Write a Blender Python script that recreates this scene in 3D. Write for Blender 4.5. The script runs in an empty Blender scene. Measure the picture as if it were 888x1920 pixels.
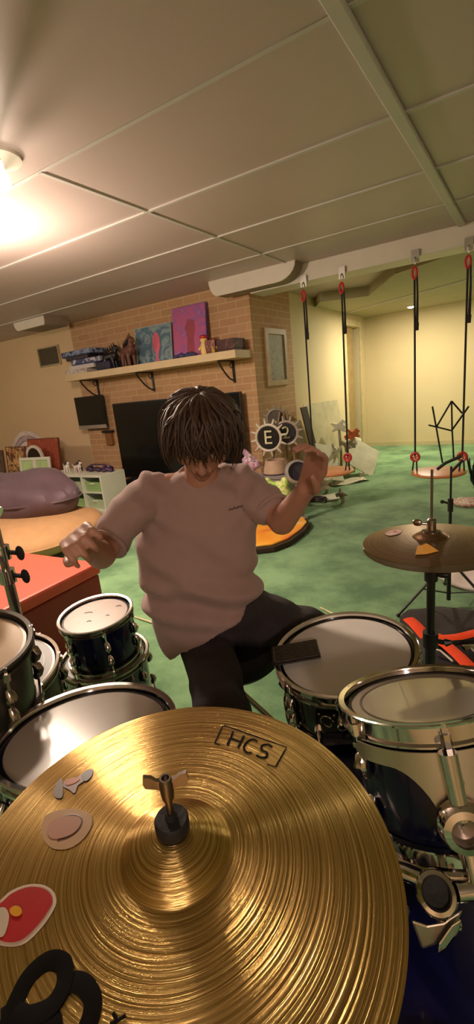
import bpy, math, random
import numpy as np
from mathutils import Vector, Matrix, Quaternion, noise
random.seed(7)
SC = bpy.context.scene
COL = SC.collection
PI = math.pi
V3 = Vector

# ------------------------------------------------------------------ camera
F_PX = 870.0
PITCH, ROLL, YAW = 0.26186, -0.10323, 0.58037
CAM = V3((0, 0, 1.3))
_v = V3((-math.sin(YAW) * math.cos(PITCH), math.cos(YAW) * math.cos(PITCH), -math.sin(PITCH)))
_r = V3((math.cos(YAW), math.sin(YAW), 0))
_u = _r.cross(_v)
CR = _r * math.cos(ROLL) + _u * math.sin(ROLL)
CU = -_r * math.sin(ROLL) + _u * math.cos(ROLL)
cam_d = bpy.data.cameras.new('camera')
cam = bpy.data.objects.new('camera', cam_d)
COL.objects.link(cam)
cam.matrix_world = Matrix(((CR.x, CU.x, -_v.x, CAM.x), (CR.y, CU.y, -_v.y, CAM.y), (CR.z, CU.z, -_v.z, CAM.z), (0, 0, 0, 1)))
cam_d.sensor_fit = 'VERTICAL'
cam_d.sensor_height = 36.0
cam_d.lens = 36.0 * F_PX / 1920.0
cam_d.clip_start = 0.02
cam_d.clip_end = 60
SC.camera = cam
RH = V3((math.cos(YAW), math.sin(YAW), 0))        # horizontal, to the right of the view
FH = V3((-math.sin(YAW), math.cos(YAW), 0))       # horizontal, away from the camera
ZZ = V3((0, 0, 1))

def ray(x, y):
    return _v + CR * ((x - 444) / F_PX) - CU * ((y - 960) / F_PX)
def dep(x, y, d):
    return CAM + ray(x, y) * d
def pl(x, y, ax, val):
    d = ray(x, y)
    return CAM + d * ((val - CAM[ax]) / d[ax])

# ------------------------------------------------------------------ world, exposure, lights
w = bpy.data.worlds.new('world'); SC.world = w; w.use_nodes = True
w.node_tree.nodes['Background'].inputs[0].default_value = (1.0, 0.85, 0.7, 1)
w.node_tree.nodes['Background'].inputs[1].default_value = 0.02
SC.view_settings.view_transform = 'Standard'
SC.view_settings.look = 'None'
SC.view_settings.gamma = 1
SC.view_settings.use_curve_mapping = False
SC.view_settings.exposure = 0.15
SC.cycles.use_denoising = True
SC.cycles.max_bounces = 8
SC.cycles.diffuse_bounces = 5
SC.cycles.caustics_reflective = False
SC.cycles.sample_clamp_indirect = 6

def area(name, loc, size, power, col, rot=(0, 0, 0), shape='DISK'):
    d = bpy.data.lights.new(name, 'AREA'); d.energy = power; d.size = size; d.color = col; d.shape = shape
    o = bpy.data.objects.new(name, d); o.location = loc; o.rotation_euler = rot; COL.objects.link(o)
    return o
def point(name, loc, r, power, col):
    d = bpy.data.lights.new(name, 'POINT'); d.energy = power; d.shadow_soft_size = r; d.color = col
    o = bpy.data.objects.new(name, d); o.location = loc; COL.objects.link(o)
    return o
WARM = (1.0, 0.80, 0.62)
ZS0 = 2.235
LAMP1 = (-2.56, 1.78)     # double bulb ceiling lamp at the left edge of the picture
LAMP3 = (-1.55, 7.35)     # small lamp of the far room
FILL_BACK = (1.3, -1.6)       # added fill light behind the camera, no fixture there
area('lamp_light_left_down', (LAMP1[0], LAMP1[1], 2.13), 0.16, 45, WARM)
point('lamp_light_left', (-2.80, 1.76, 1.98), 0.07, 72, WARM)
area('lamp_light_far_down', (LAMP3[0], LAMP3[1], ZS0 - 0.03), 0.12, 52, (1.0, 0.88, 0.64))
point('lamp_light_far', (.8, 6.6, 2.0), 0.08, 20, (1.0, 0.88, 0.64))
point('fill_light_corner', (-6.2, 1.7, 1.95), 0.10, 42, WARM)  # added unseen fill that brightens the cream wall at the left
point('fill_light_behind', (FILL_BACK[0], FILL_BACK[1], 2.05), 0.12, 62, (1.0, 0.82, 0.70))

# ------------------------------------------------------------------ materials
def lin(c):
    if isinstance(c, str):
        c = tuple(int(c[i:i + 2], 16) / 255 for i in (0, 2, 4))
    return tuple((x / 12.92 if x <= 0.04045 else ((x + 0.055) / 1.055) ** 2.4) for x in c)
MATS = {}
def mat(name, col, rough=0.6, metal=0.0, var=0.12, scale=8.0, bump=0.0, bscale=60.0, coat=0.0, emit=None, es=0.0, alpha=1.0, trans=0.0, sheen=0.0, spec=0.5):
    if name in MATS: return MATS[name]
    m = bpy.data.materials.new(name); m.use_nodes = True
    nt = m.node_tree; b = nt.nodes['Principled BSDF']
    c = lin(col)
    tc = nt.nodes.new('ShaderNodeTexCoord')
    n = nt.nodes.new('ShaderNodeTexNoise'); n.inputs['Scale'].default_value = scale; n.inputs['Detail'].default_value = 4
    nt.links.new(tc.outputs['Object'], n.inputs['Vector'])
    r = nt.nodes.new('ShaderNodeValToRGB')
    r.color_ramp.elements[0].position = 0.3; r.color_ramp.elements[1].position = 0.7
    r.color_ramp.elements[0].color = (*[x * (1 - var) for x in c], 1)
    r.color_ramp.elements[1].color = (*[min(1, x * (1 + var)) for x in c], 1)
    nt.links.new(n.outputs['Fac'], r.inputs['Fac'])
    nt.links.new(r.outputs['Color'], b.inputs['Base Color'])
    b.inputs['Roughness'].default_value = rough
    b.inputs['Metallic'].default_value = metal
    b.inputs['Coat Weight'].default_value = coat
    b.inputs['Coat Roughness'].default_value = 0.06
    b.inputs['Alpha'].default_value = alpha
    b.inputs['Transmission Weight'].default_value = trans
    b.inputs['Sheen Weight'].default_value = sheen
    b.inputs['Specular IOR Level'].default_value = spec
    if emit is not None:
        b.inputs['Emission Color'].default_value = (*lin(emit), 1); b.inputs['Emission Strength'].default_value = es
    if bump > 0:
        n2 = nt.nodes.new('ShaderNodeTexNoise'); n2.inputs['Scale'].default_value = bscale; n2.inputs['Detail'].default_value = 3
        nt.links.new(tc.outputs['Object'], n2.inputs['Vector'])
        bp = nt.nodes.new('ShaderNodeBump'); bp.inputs['Strength'].default_value = bump; bp.inputs['Distance'].default_value = 0.01
        nt.links.new(n2.outputs['Fac'], bp.inputs['Height']); nt.links.new(bp.outputs['Normal'], b.inputs['Normal'])
    MATS[name] = m
    return m

def brick_mat():
    m = bpy.data.materials.new('painted_brick'); m.use_nodes = True
    nt = m.node_tree; b = nt.nodes['Principled BSDF']; N = nt.nodes.new; L = nt.links.new
    tc = N('ShaderNodeNewGeometry'); s = N('ShaderNodeSeparateXYZ'); L(tc.outputs['Position'], s.inputs[0])
    a = N('ShaderNodeMath'); a.operation = 'ADD'; L(s.outputs[0], a.inputs[0]); L(s.outputs[1], a.inputs[1])
    c = N('ShaderNodeCombineXYZ'); L(a.outputs[0], c.inputs[0]); L(s.outputs[2], c.inputs[1])
    t = N('ShaderNodeTexBrick'); L(c.outputs[0], t.inputs['Vector'])
    t.inputs['Scale'].default_value = 1.0
    t.inputs['Brick Width'].default_value = 0.23; t.inputs['Row Height'].default_value = 0.078
    t.inputs['Mortar Size'].default_value = 0.006; t.inputs['Mortar Smooth'].default_value = 0.3
    t.inputs['Color1'].default_value = (*lin('c39a72'), 1); t.inputs['Color2'].default_value = (*lin('b98f68'), 1)
    t.inputs['Mortar'].default_value = (*lin('cfae88'), 1)
    L(t.outputs['Color'], b.inputs['Base Color']); b.inputs['Roughness'].default_value = 0.75
    bp = N('ShaderNodeBump'); bp.inputs['Strength'].default_value = 0.25; bp.inputs['Distance'].default_value = 0.01; bp.invert = True
    L(t.outputs['Fac'], bp.inputs['Height']); L(bp.outputs['Normal'], b.inputs['Normal'])
    return m
def carpet_mat():
    m = bpy.data.materials.new('green_carpet'); m.use_nodes = True
    nt = m.node_tree; b = nt.nodes['Principled BSDF']; N = nt.nodes.new; L = nt.links.new
    tc = N('ShaderNodeTexCoord')
    n = N('ShaderNodeTexNoise'); n.inputs['Scale'].default_value = 2.6; n.inputs['Detail'].default_value = 6; n.inputs['Roughness'].default_value = 0.6
    L(tc.outputs['Object'], n.inputs['Vector'])
    r = N('ShaderNodeValToRGB'); e = r.color_ramp.elements
    e[0].position = 0.36; e[0].color = (*lin('587f5a'), 1); e[1].position = 0.62; e[1].color = (*lin('8cb484'), 1)
    L(n.outputs['Fac'], r.inputs['Fac']); L(r.outputs['Color'], b.inputs['Base Color'])
    b.inputs['Roughness'].default_value = 0.95; b.inputs['Specular IOR Level'].default_value = 0.15; b.inputs['Sheen Weight'].default_value = 0.2
    n2 = N('ShaderNodeTexNoise'); n2.inputs['Scale'].default_value = 160; L(tc.outputs['Object'], n2.inputs['Vector'])
    bp = N('ShaderNodeBump'); bp.inputs['Strength'].default_value = 0.6; bp.inputs['Distance'].default_value = 0.01
    L(n2.outputs['Fac'], bp.inputs['Height']); L(bp.outputs['Normal'], b.inputs['Normal'])
    return m
def cymbal_mat(name, c1, c2, rough, freq, strength, dist=0.001):
    m = bpy.data.materials.new(name); m.use_nodes = True
    nt = m.node_tree; b = nt.nodes['Principled BSDF']; N = nt.nodes.new; L = nt.links.new
    tc = N('ShaderNodeTexCoord'); s = N('ShaderNodeSeparateXYZ'); L(tc.outputs['Object'], s.inputs[0])
    c = N('ShaderNodeCombineXYZ'); L(s.outputs[0], c.inputs[0]); L(s.outputs[1], c.inputs[1])
    ln = N('ShaderNodeVectorMath'); ln.operation = 'LENGTH'; L(c.outputs[0], ln.inputs[0])
    mu = N('ShaderNodeMath'); mu.operation = 'MULTIPLY'; mu.inputs[1].default_value = freq; L(ln.outputs['Value'], mu.inputs[0])
    n1 = N('ShaderNodeTexNoise'); n1.noise_dimensions = '1D'; n1.inputs['Scale'].default_value = 1.0; n1.inputs['Detail'].default_value = 5; n1.inputs['Roughness'].default_value = 0.75
    L(mu.outputs[0], n1.inputs['W'])
    hm = N('ShaderNodeTexVoronoi'); hm.inputs['Scale'].default_value = 95; L(tc.outputs['Object'], hm.inputs['Vector'])
    h2 = N('ShaderNodeMath'); h2.operation = 'MULTIPLY'; h2.inputs[1].default_value = 0.004; L(hm.outputs['Distance'], h2.inputs[0])
    ad = N('ShaderNodeMath'); ad.operation = 'ADD'; L(n1.outputs['Fac'], ad.inputs[0]); L(h2.outputs[0], ad.inputs[1])
    bp = N('ShaderNodeBump'); bp.inputs['Strength'].default_value = strength; bp.inputs['Distance'].default_value = dist
    L(ad.outputs[0], bp.inputs['Height']); L(bp.outputs['Normal'], b.inputs['Normal'])
    r = N('ShaderNodeValToRGB'); e = r.color_ramp.elements
    e[0].position = 0.35; e[0].color = (*lin(c2), 1); e[1].position = 0.65; e[1].color = (*lin(c1), 1)
    L(n1.outputs['Fac'], r.inputs['Fac']); L(r.outputs['Color'], b.inputs['Base Color'])
    b.inputs['Metallic'].default_value = 1.0; b.inputs['Roughness'].default_value = rough
    return m
def paint_mat(name, cols, scale=5.0, dist=1.0):
    """a picture: procedural patches of colour"""
    m = bpy.data.materials.new(name); m.use_nodes = True
    nt = m.node_tree; b = nt.nodes['Principled BSDF']; N = nt.nodes.new; L = nt.links.new
    tc = N('ShaderNodeTexCoord'); n = N('ShaderNodeTexNoise'); n.inputs['Scale'].default_value = scale; n.inputs['Distortion'].default_value = dist
    L(tc.outputs['Object'], n.inputs['Vector'])
    r = N('ShaderNodeValToRGB'); cr = r.color_ramp
    while len(cr.elements) < len(cols): cr.elements.new(0.5)
    for i, c in enumerate(cols):
        cr.elements[i].position = 0.3 + 0.4 * i / max(1, len(cols) - 1); cr.elements[i].color = (*lin(c), 1)
    L(n.outputs['Fac'], r.inputs['Fac']); L(r.outputs['Color'], b.inputs['Base Color']); b.inputs['Roughness'].default_value = 0.6
    return m

M_CEIL = mat('ceiling_paint', 'bfaba6', 0.42, var=0.03, scale=1.2, bump=0.05, bscale=200)
M_BATTEN = mat('ceiling_batten', 'c6beb8', 0.5, var=0.03)
M_CREAM = mat('cream_wall_paint', 'e2c7a0', 0.8, var=0.03, scale=1.5, bump=0.05, bscale=150)
M_YELLOW = mat('yellow_wall_paint', 'd6c59c', 0.8, var=0.03, scale=1.5, bump=0.05, bscale=150)
M_BRICK = brick_mat()
M_CARPET = carpet_mat()
M_WHITE = mat('white_paint', 'd9cfc2', 0.45, var=0.03)
M_DARKWOOD = mat('dark_door_wood', '4a3826', 0.5, var=0.2)
M_CHROME = mat('chrome', 'dcd6d0', 0.09, metal=1.0, var=0.03)
M_CHROME2 = mat('worn_chrome', 'a59c93', 0.22, metal=1.0, var=0.15, scale=20)
M_STEEL = mat('steel_bolt_metal', '8a7d74', 0.35, metal=1.0, var=0.15, scale=40)
M_BLACK = mat('black_metal', '1b1a1a', 0.38, var=0.1)
M_RUBBER = mat('black_rubber', '191718', 0.7, var=0.1, bump=0.2)
M_BLUE = mat('dark_blue_lacquer', '060a26', 0.2, var=0.25, scale=3, coat=0.25, spec=.35)
M_NAVY = mat('navy_lacquer', '0a0b3c', 0.35, var=0.25, scale=3, coat=0.1, spec=.3)
M_PLUM = mat('black_plum_lacquer', '120a14', 0.18, var=0.25, scale=3, coat=0.8)
M_GREYSHELL = mat('grey_metal_shell', '55504a', 0.35, metal=0.7, var=0.2, scale=5)
M_WOODIN = mat('raw_wood_shell_inside', '9c7a58', 0.6, var=0.15)
M_COATED = mat('coated_white_drumhead', 'e8e1d9', 0.55, var=0.03, scale=5, bump=0.1, bscale=300)
M_SKIN = mat('skin', 'c08a76', 0.5, var=0.06, scale=20, bump=0.05, bscale=120)
M_SHIRT = mat('dusty_pink_cotton', 'b3948f', 0.9, var=0.04, scale=12, bump=0.2, bscale=300, sheen=0.2)
M_PANTS = mat('charcoal_trouser_cloth', '3b3336', 0.92, var=0.1, scale=20, bump=0.2, bscale=200)
M_HAIR = mat('dark_brown_hair', '4a3327', 0.5, var=0.35, scale=60)
M_ORANGE = mat('orange_webbing', 'ff4a12', 0.7, var=0.06, bump=0.2, bscale=200)
M_REDV = mat('red_vinyl', 'd4533e', 0.5, var=0.05, bump=0.1, bscale=90)
M_PURPLE = mat('purple_satin', '5a444e', 0.6, var=0.12, scale=4, sheen=0.15)
M_TAN = mat('tan_fabric', 'c09468', 0.8, var=0.08, bump=0.3, bscale=60)
M_SCREEN = mat('black_screen', '0c0d0f', 0.22, var=0.05)
M_RED = mat('red_plastic', 'c2272a', 0.4, var=0.05)
M_ROPE = mat('black_strap', '24211f', 0.8, var=0.15, bump=0.3, bscale=200)
M_DISC = mat('orange_wood_disc', 'd98a58', 0.4, var=0.12, scale=6)
M_SHELFW = mat('pale_shelf_wood', 'd8bf98', 0.5, var=0.06, scale=6)
M_IVORY = mat('white_laminate', 'dcdccb', 0.4, var=0.03)
M_GREENBIN = mat('green_plastic', '9dbd7c', 0.4, var=0.06)
M_GOLD = cymbal_mat('gold_lathed_bronze', 'ecca84', 'a8864a', 0.18, 420.0, 0.6, 0.0009)
M_BRONZE = cymbal_mat('dark_bronze', 'a8866c', '7c5e48', 0.33, 260.0, 0.25, 0.001)
M_BULB = mat('lit_bulb', 'ffffff', 0.5, emit='fff0d8', es=22.0)

def film_mat():
    m = mat('clear_drum_film', 'cdbfb3', 0.2, var=0.03, alpha=0.78, spec=1.0, coat=1.0)
    return m
M_FILM = film_mat()
M_PLATE = mat('satin_nickel_plate', 'd6c6b2', 0.38, metal=1.0, var=0.04)

# ------------------------------------------------------------------ mesh builder
class MB:
    def __init__(s):
        s.v = []; s.f = []; s.mi = []; s.cur = 0
    def face(s, idx):
        s.f.append(idx); s.mi.append(s.cur)
    def box(s, lo, hi, M=None):
        n = len(s.v)
        for z in (lo[2], hi[2]):
            for (x, y) in ((lo[0], lo[1]), (hi[0], lo[1]), (hi[0], hi[1]), (lo[0], hi[1])):
                p = V3((x, y, z)); s.v.append(M @ p if M else p)
        for q in ((3, 2, 1, 0), (4, 5, 6, 7), (0, 1, 5, 4), (1, 2, 6, 5), (2, 3, 7, 6), (3, 0, 4, 7)):
            s.face([n + i for i in q])
        return s
    def rings(s, rings, cap0=True, cap1=True, closed=False):
        n = len(s.v); k = len(rings[0])
        for r in rings: s.v.extend(V3(p) for p in r)
        m = len(rings)
        for i in range(m if closed else m - 1):
            a = n + i * k; b = n + ((i + 1) % m) * k
            for j in range(k):
                j2 = (j + 1) % k
                s.face([a + j, a + j2, b + j2, b + j])
        if not closed:
            if cap0: s.face([n + j for j in range(k)][::-1])
            if cap1: s.face([n + (m - 1) * k + j for j in range(k)])
        return s
    def path(s, pts, rad, seg=10, flat=1.0, up=None, closed=False, cap=True):
        pts = [V3(p) for p in pts]
        if not hasattr(rad, '__len__'): rad = [rad] * len(pts)
        R = []; prev = None
        for i, p in enumerate(pts):
            if closed: t = pts[(i + 1) % len(pts)] - pts[i - 1]
            else: t = pts[min(i + 1, len(pts) - 1)] - pts[max(i - 1, 0)]
            t = t.normalized() if t.length > 1e-9 else V3((0, 0, 1))
            if prev is None:
                ref = V3(up) if up else (V3((0, 0, 1)) if abs(t.z) < 0.9 else V3((1, 0, 0)))
            else: ref = prev
            a = t.cross(ref)
            if a.length < 1e-6: a = t.cross(V3((1, 0.3, 0)))
            a.normalize(); b = a.cross(t).normalized(); prev = b
            R.append([p + a * (math.cos(2 * PI * j / seg) * rad[i]) + b * (math.sin(2 * PI * j / seg) * rad[i] * flat) for j in range(seg)])
        return s.rings(R, cap, cap, closed)
    def tube(s, p0, p1, r0, r1=None, seg=14):
        return s.path([p0, p1], [r0, r0 if r1 is None else r1], seg)
    def lathe(s, prof, seg=48, M=None, closed=False, cap0=False, cap1=False):
        R = []
        for (r, z) in prof:
            ring = []
            for j in range(seg):
                a = 2 * PI * j / seg
                p = V3((r * math.cos(a), r * math.sin(a), z)); ring.append(M @ p if M else p)
            R.append(ring)
        return s.rings(R, cap0, cap1, closed)
    def ell(s, c, rad, seg=20, M=None):
        c = V3(c)
        R = []
        m = max(6, seg // 2)
        for i in range(m + 1):
            t = PI * (0.02 + 0.96 * i / m)
            R.append([(lambda p: c + ((M @ p) if M else p))(V3((math.cos(2 * PI * j / seg) * math.sin(t) * rad[0], math.sin(2 * PI * j / seg) * math.sin(t) * rad[1], -math.cos(t) * rad[2]))) for j in range(seg)])
        return s.rings(R)
    def prism(s, poly, off):
        off = V3(off); a = [V3(p) for p in poly]
        return s.rings([a, [p + off for p in a]])
    def caps(s, p0, p1, r0, r1, seg=14):
        """tapered capsule"""
        p0 = V3(p0); p1 = V3(p1); d = p1 - p0; L = d.length; d = d / L if L > 1e-6 else ZZ
        pts = []; rad = []
        for a in (0.08, 0.3, 0.55, 0.8): pts.append(p0 - d * (r0 * math.cos(a * PI / 2))); rad.append(r0 * math.sin(a * PI / 2))
        for k in range(5): pts.append(p0 + d * (L * k / 4)); rad.append(r0 + (r1 - r0) * k / 4)
        for a in (0.8, 0.55, 0.3, 0.08): pts.append(p1 + d * (r1 * math.cos(a * PI / 2))); rad.append(r1 * math.sin(a * PI / 2))
        return s.path(pts, rad, seg)
    def build(s, name, mats, parent=None, world=False, smooth=True, bevel=0.0, origin=None, sharp=35):
        vs = [V3(p) for p in s.v]
        loc = V3((0, 0, 0))
        if parent is not None:
            if world:
                mw = parent_matrix(parent).inverted(); vs = [mw @ p for p in vs]
        elif origin is not None: loc = V3(origin)
        elif vs:
            xs = [p.x for p in vs]; ys = [p.y for p in vs]; zs = [p.z for p in vs]
            loc = V3(((min(xs) + max(xs)) / 2, (min(ys) + max(ys)) / 2, min(zs)))
        if parent is None: vs = [p - loc for p in vs]
        me = bpy.data.meshes.new(name); me.from_pydata([tuple(p) for p in vs], [], s.f)
        if not isinstance(mats, (list, tuple)): mats = [mats]
        for m in mats: me.materials.append(m)
        if len(mats) > 1: me.polygons.foreach_set('material_index', s.mi)
        if smooth:
            me.shade_smooth()
            if sharp: me.set_sharp_from_angle(angle=math.radians(sharp))
        me.update()
        o = bpy.data.objects.new(name, me); COL.objects.link(o)
        if parent is not None: o.parent = parent
        else: o.location = loc
        if bevel:
            b = o.modifiers.new('bevel', 'BEVEL'); b.width = bevel; b.segments = 2; b.limit_method = 'ANGLE'
        return o
def parent_matrix(o):
    m = o.matrix_basis.copy()
    if o.parent: m = parent_matrix(o.parent) @ m
    return m
def tag(o, label=None, cat=None, group=None, kind=None):
    if label: o['label'] = label
    if cat: o['category'] = cat
    if group: o['group'] = group
    if kind: o['kind'] = kind
    return o
def thing(name, label, cat, loc=(0, 0, 0), rz=0, group=None, q=None):
    o = bpy.data.objects.new(name, None); COL.objects.link(o); o.location = loc
    o.empty_display_size = 0.1
    if q is not None: o.rotation_mode = 'QUATERNION'; o.rotation_quaternion = q
    else: o.rotation_euler = (0, 0, rz)
    return tag(o, label, cat, group)
def struct(name, b, m, **k):
    k.setdefault('smooth', False)
    return tag(b.build(name, m, **k), kind='structure')
def copy_tree(o, parent=None):
    c = o.copy(); COL.objects.link(c)
    if parent is not None: c.parent = parent
    for ch in [x for x in bpy.data.objects if x.parent == o]: copy_tree(ch, c)
    return c
def nq(n, spin=0.0):
    n = V3(n).normalized()
    return ZZ.rotation_difference(n) @ Quaternion((0, 0, 1), spin)
def basis(o, x, y, z):
    m = Matrix((x, y, z)).transposed().to_4x4(); m.translation = o
    return m
def text_mesh(body, size, ext=0.0004):
    c = bpy.data.curves.new('lettering', 'FONT'); c.body = body; c.size = size; c.align_x = 'CENTER'; c.align_y = 'CENTER'; c.extrude = ext
    o = bpy.data.objects.new('lettering', c); COL.objects.link(o)
    bpy.context.view_layer.update()
    me = bpy.data.meshes.new_from_object(o.evaluated_get(bpy.context.evaluated_depsgraph_get()))
    vs = [v.co.copy() for v in me.vertices]; fs = [list(p.vertices) for p in me.polygons]
    bpy.data.objects.remove(o); bpy.data.curves.remove(c); bpy.data.meshes.remove(me)
    return vs, fs
def remesh(b, vox, smooth_it=6, fn=None):
    """fuses the volumes of a builder into one continuous surface"""
    me = bpy.data.meshes.new('tmp'); me.from_pydata([tuple(p) for p in b.v], [], b.f)
    o = bpy.data.objects.new('tmp', me); COL.objects.link(o)
    r = o.modifiers.new('r', 'REMESH'); r.mode = 'VOXEL'; r.voxel_size = vox; r.use_smooth_shade = True
    sm = o.modifiers.new('s', 'SMOOTH'); sm.factor = 0.5; sm.iterations = smooth_it
    bpy.context.view_layer.update()
    e = bpy.data.meshes.new_from_object(o.evaluated_get(bpy.context.evaluated_depsgraph_get()))
    out = MB()
    nrm = [v.normal.copy() for v in e.vertices]
    out.v = [v.co.copy() for v in e.vertices]
    out.f = [list(p.vertices) for p in e.polygons]; out.mi = [0] * len(out.f)
    if fn: out.v = [p + n * fn(p, n) for p, n in zip(out.v, nrm)]
    bpy.data.objects.remove(o); bpy.data.meshes.remove(e); bpy.data.meshes.remove(me)
    return out

# ------------------------------------------------------------------ the room
CZ = 2.35
XE = -2.59           # corner of the chimney breast
b = MB().box((-9, -3.2, -0.1), (3.6, 8.75, 0)); struct('floor', b, M_CARPET)
b = MB().box((-9, -3.2, CZ), (3.6, 8.75, CZ + 0.1)); struct('ceiling', b, M_CEIL)
struct('wall_back', MB().box((-9, 4.7, 0), (-5.42, 4.85, CZ)), M_CREAM)
struct('wall_left', MB().box((-9.12, -3.2, 0), (-9, 4.85, CZ)), M_CREAM)
struct('wall_front', MB().box((-9, -3.32, 0), (3.6, -3.2, CZ)), M_CREAM)
struct('wall_right', MB().box((3.6, -3.2, 0), (3.72, 8.75, CZ)), M_YELLOW)
struct('wall_far', MB().box((XE - 0.02, 8.6, 0), (3.6, 8.75, CZ)), M_YELLOW)
struct('wall_chimney', MB().box((-5.42, 4.6, 0), (XE, 5.58, CZ)), M_BRICK)
# side wall of the far room with its doorway
DY0, DY1, DZ = 7.55, 8.25, 2.06
struct('wall_side', MB().box((XE - 0.12, 5.58, 0), (XE, DY0, CZ)).box((XE - 0.12, DY1, 0), (XE, 8.6, CZ)).box((XE - 0.12, DY0, DZ), (XE, DY1, CZ)), M_YELLOW)
struct('wall_closet', MB().box((XE - 0.9, 7.4, 0), (XE - 0.8, 8.4, CZ)), M_DARKWOOD)
d = struct('door_1', MB().box((XE - 0.11, DY0, 0.01), (XE - 0.06, DY1 - 0.12, DZ)), mat('tan_door', 'a48a5a', 0.5))
b = MB()
for (y0, y1) in ((DY0 - 0.09, DY0), (DY1, DY1 + 0.09)): b.box((XE, y0, 0), (XE + 0.03, y1, DZ + 0.09))
b.box((XE, DY0, DZ), (XE + 0.03, DY1, DZ + 0.09))
struct('trim_1', b, mat('cream_trim', 'cdbd90', 0.5), bevel=0.004)
# beam carrying the swings
struct('trim_2', MB().box((XE + 0.1, 4.45, 2.19), (3.6, 4.72, CZ)), M_WHITE, bevel=0.006)
# lowered ceiling of the far room, its front edge runs in bends
ZS = 2.235
poly = [pl(x, y, 2, ZS) for x, y in ((545, 578), (600, 566), (690, 555), (740, 514), (810, 490), (888, 462))]
poly = [V3((XE, poly[0].y + .3, ZS))] + poly[1:] + [V3((3.6, 4.8, ZS)), V3((3.6, 8.6, ZS)), V3((XE, 8.6, ZS))]
struct('trim_3', MB().prism(poly[::-1], (0, 0, CZ - ZS)), mat('far_ceiling_panel', 'b3a98a', 0.7, var=0.04))
a0 = pl(640, 588, 2, ZS); a1 = pl(888, 520, 2, ZS)
struct('trim_4', MB().path([a0 - ZZ * .005, a1 - ZZ * .005], 0.012, 6), M_BATTEN)
# battens between the ceiling sheets
b = MB()
for x in (-6.34, -2.0): b.box((x - 0.011, 1.69 if x > -3 else -3.2, CZ - 0.007), (x + 0.011, 4.45, CZ))
for y in (-1.94, 1.69, 2.42, 3.15, 3.83): b.box((-9, y - 0.010, CZ - (0.003 if y < 2 else 0.008)), (3.6, y + 0.011, CZ))
struct('trim_5', b, M_BATTEN)
struct('trim_6', MB().box((-0.583, -3.2, CZ - 0.022), (-0.527, 4.45, CZ)), M_BATTEN, bevel=0.006)
mb = mat('baseboard_paint', 'c8bb92', 0.5, var=0.03)
struct('baseboard_far', MB().box((XE, 8.585, 0), (3.6, 8.6, 0.07)), mb)
struct('baseboard_back', MB().box((-9, 4.685, 0), (-5.42, 4.7, 0.08)), mb)
struct('baseboard_side', MB().box((XE, 5.6, 0), (XE + 0.015, DY0 - 0.1, 0.07)), mb)

# ------------------------------------------------------------------ ceiling lamps
def ceiling_lamp(xy, label, bulbs, power=None, z=CZ):
    t = thing('ceiling_lamp', label, 'ceiling lamp', (xy[0], xy[1], z - 0.25))
    b = MB().lathe([(0.0, 0.25), (0.11, 0.25), (0.11, 0.235), (0.05, 0.222), (0.0, 0.22)], 32); b.build('base_plate', M_WHITE, t)
    for (dx, dy) in bulbs:
        MB().path([(dx * .3, dy * .3, 0.23), (dx * .8, dy * .8, 0.2), (dx, dy, 0.16)], 0.012, 10).build('socket', M_WHITE, t)
        MB().lathe([(0.001, 0.055), (0.02, 0.062), (0.032, 0.085), (0.03, 0.11), (0.016, 0.14), (0.014, 0.165)], 20, Matrix.Translation((dx, dy, 0)), cap0=True, cap1=True).build('bulb', M_BULB, t)
    return t
p1 = pl(4, 338, 2, 2.2); p2 = pl(4, 396, 2, 2.2)
cx, cy = (p1.x + p2.x) / 2, (p1.y + p2.y) / 2
t = ceiling_lamp((cx, cy), 'ceiling lamp with two bare glowing bulbs at the left edge', [(p1.x - cx, p1.y - cy), (p2.x - cx, p2.y - cy)])
p = pl(770, 574, 2, ZS)
t = thing('recessed_lamp', 'small bright round lamp in the lowered ceiling of the far room', 'lamp', (p.x, p.y, ZS - 0.012))
MB().lathe([(0.05, 0), (0.075, 0), (0.078, 0.012), (0.05, 0.012)], 28, closed=True).build('ring', M_WHITE, t)
MB().lathe([(0.001, -0.02), (0.03, -0.014), (0.05, 0.0), (0.05, 0.01)], 28, cap0=True, cap1=True).build('lens', M_BULB, t)

# ------------------------------------------------------------------ ceiling-mounted duct covers, vent, detector
def duct_cover(x0, x1, y0, y1, zb, label, curve):
    t = thing('duct_cover', label, 'duct cover', ((x0 + x1) / 2, (y0 + y1) / 2, zb))
    h = CZ - zb; w_ = (x1 - x0) / 2; dy = (y1 - y0) / 2
    pts = [(-w_, h)]
    for k in range(7): a = PI / 2 * k / 6; pts.append((-w_ + curve[0] * (1 - math.cos(a)), h * (1 - math.sin(a)) ))
    for k in range(7): a = PI / 2 * (1 - k / 6); pts.append((w_ - curve[1] * (1 - math.cos(a)), h * (1 - math.sin(a))))
    pts = pts[1:]
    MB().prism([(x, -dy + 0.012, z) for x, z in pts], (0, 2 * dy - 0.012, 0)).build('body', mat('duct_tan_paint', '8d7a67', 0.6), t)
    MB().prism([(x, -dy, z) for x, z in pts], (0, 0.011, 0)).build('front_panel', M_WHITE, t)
    return t
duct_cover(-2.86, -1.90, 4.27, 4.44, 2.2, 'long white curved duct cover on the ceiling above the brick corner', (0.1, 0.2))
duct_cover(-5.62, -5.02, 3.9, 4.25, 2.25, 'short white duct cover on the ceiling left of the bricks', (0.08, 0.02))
p = pl(74, 618, 2, CZ)
tag(MB().lathe([(0.001, 0), (0.04, 0.002), (0.055, 0.02), (0.055, 0.045), (0.001, 0.045)], 24, Matrix.Translation((-5.25, 4.4, CZ - 0.045))).build('smoke_detector', M_WHITE), 'small white round smoke detector near the short duct cover', 'smoke detector')
t = thing('vent_grille', 'square grey vent grille high on the cream wall', 'vent', (-6.07, 4.69, 1.87))
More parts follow.
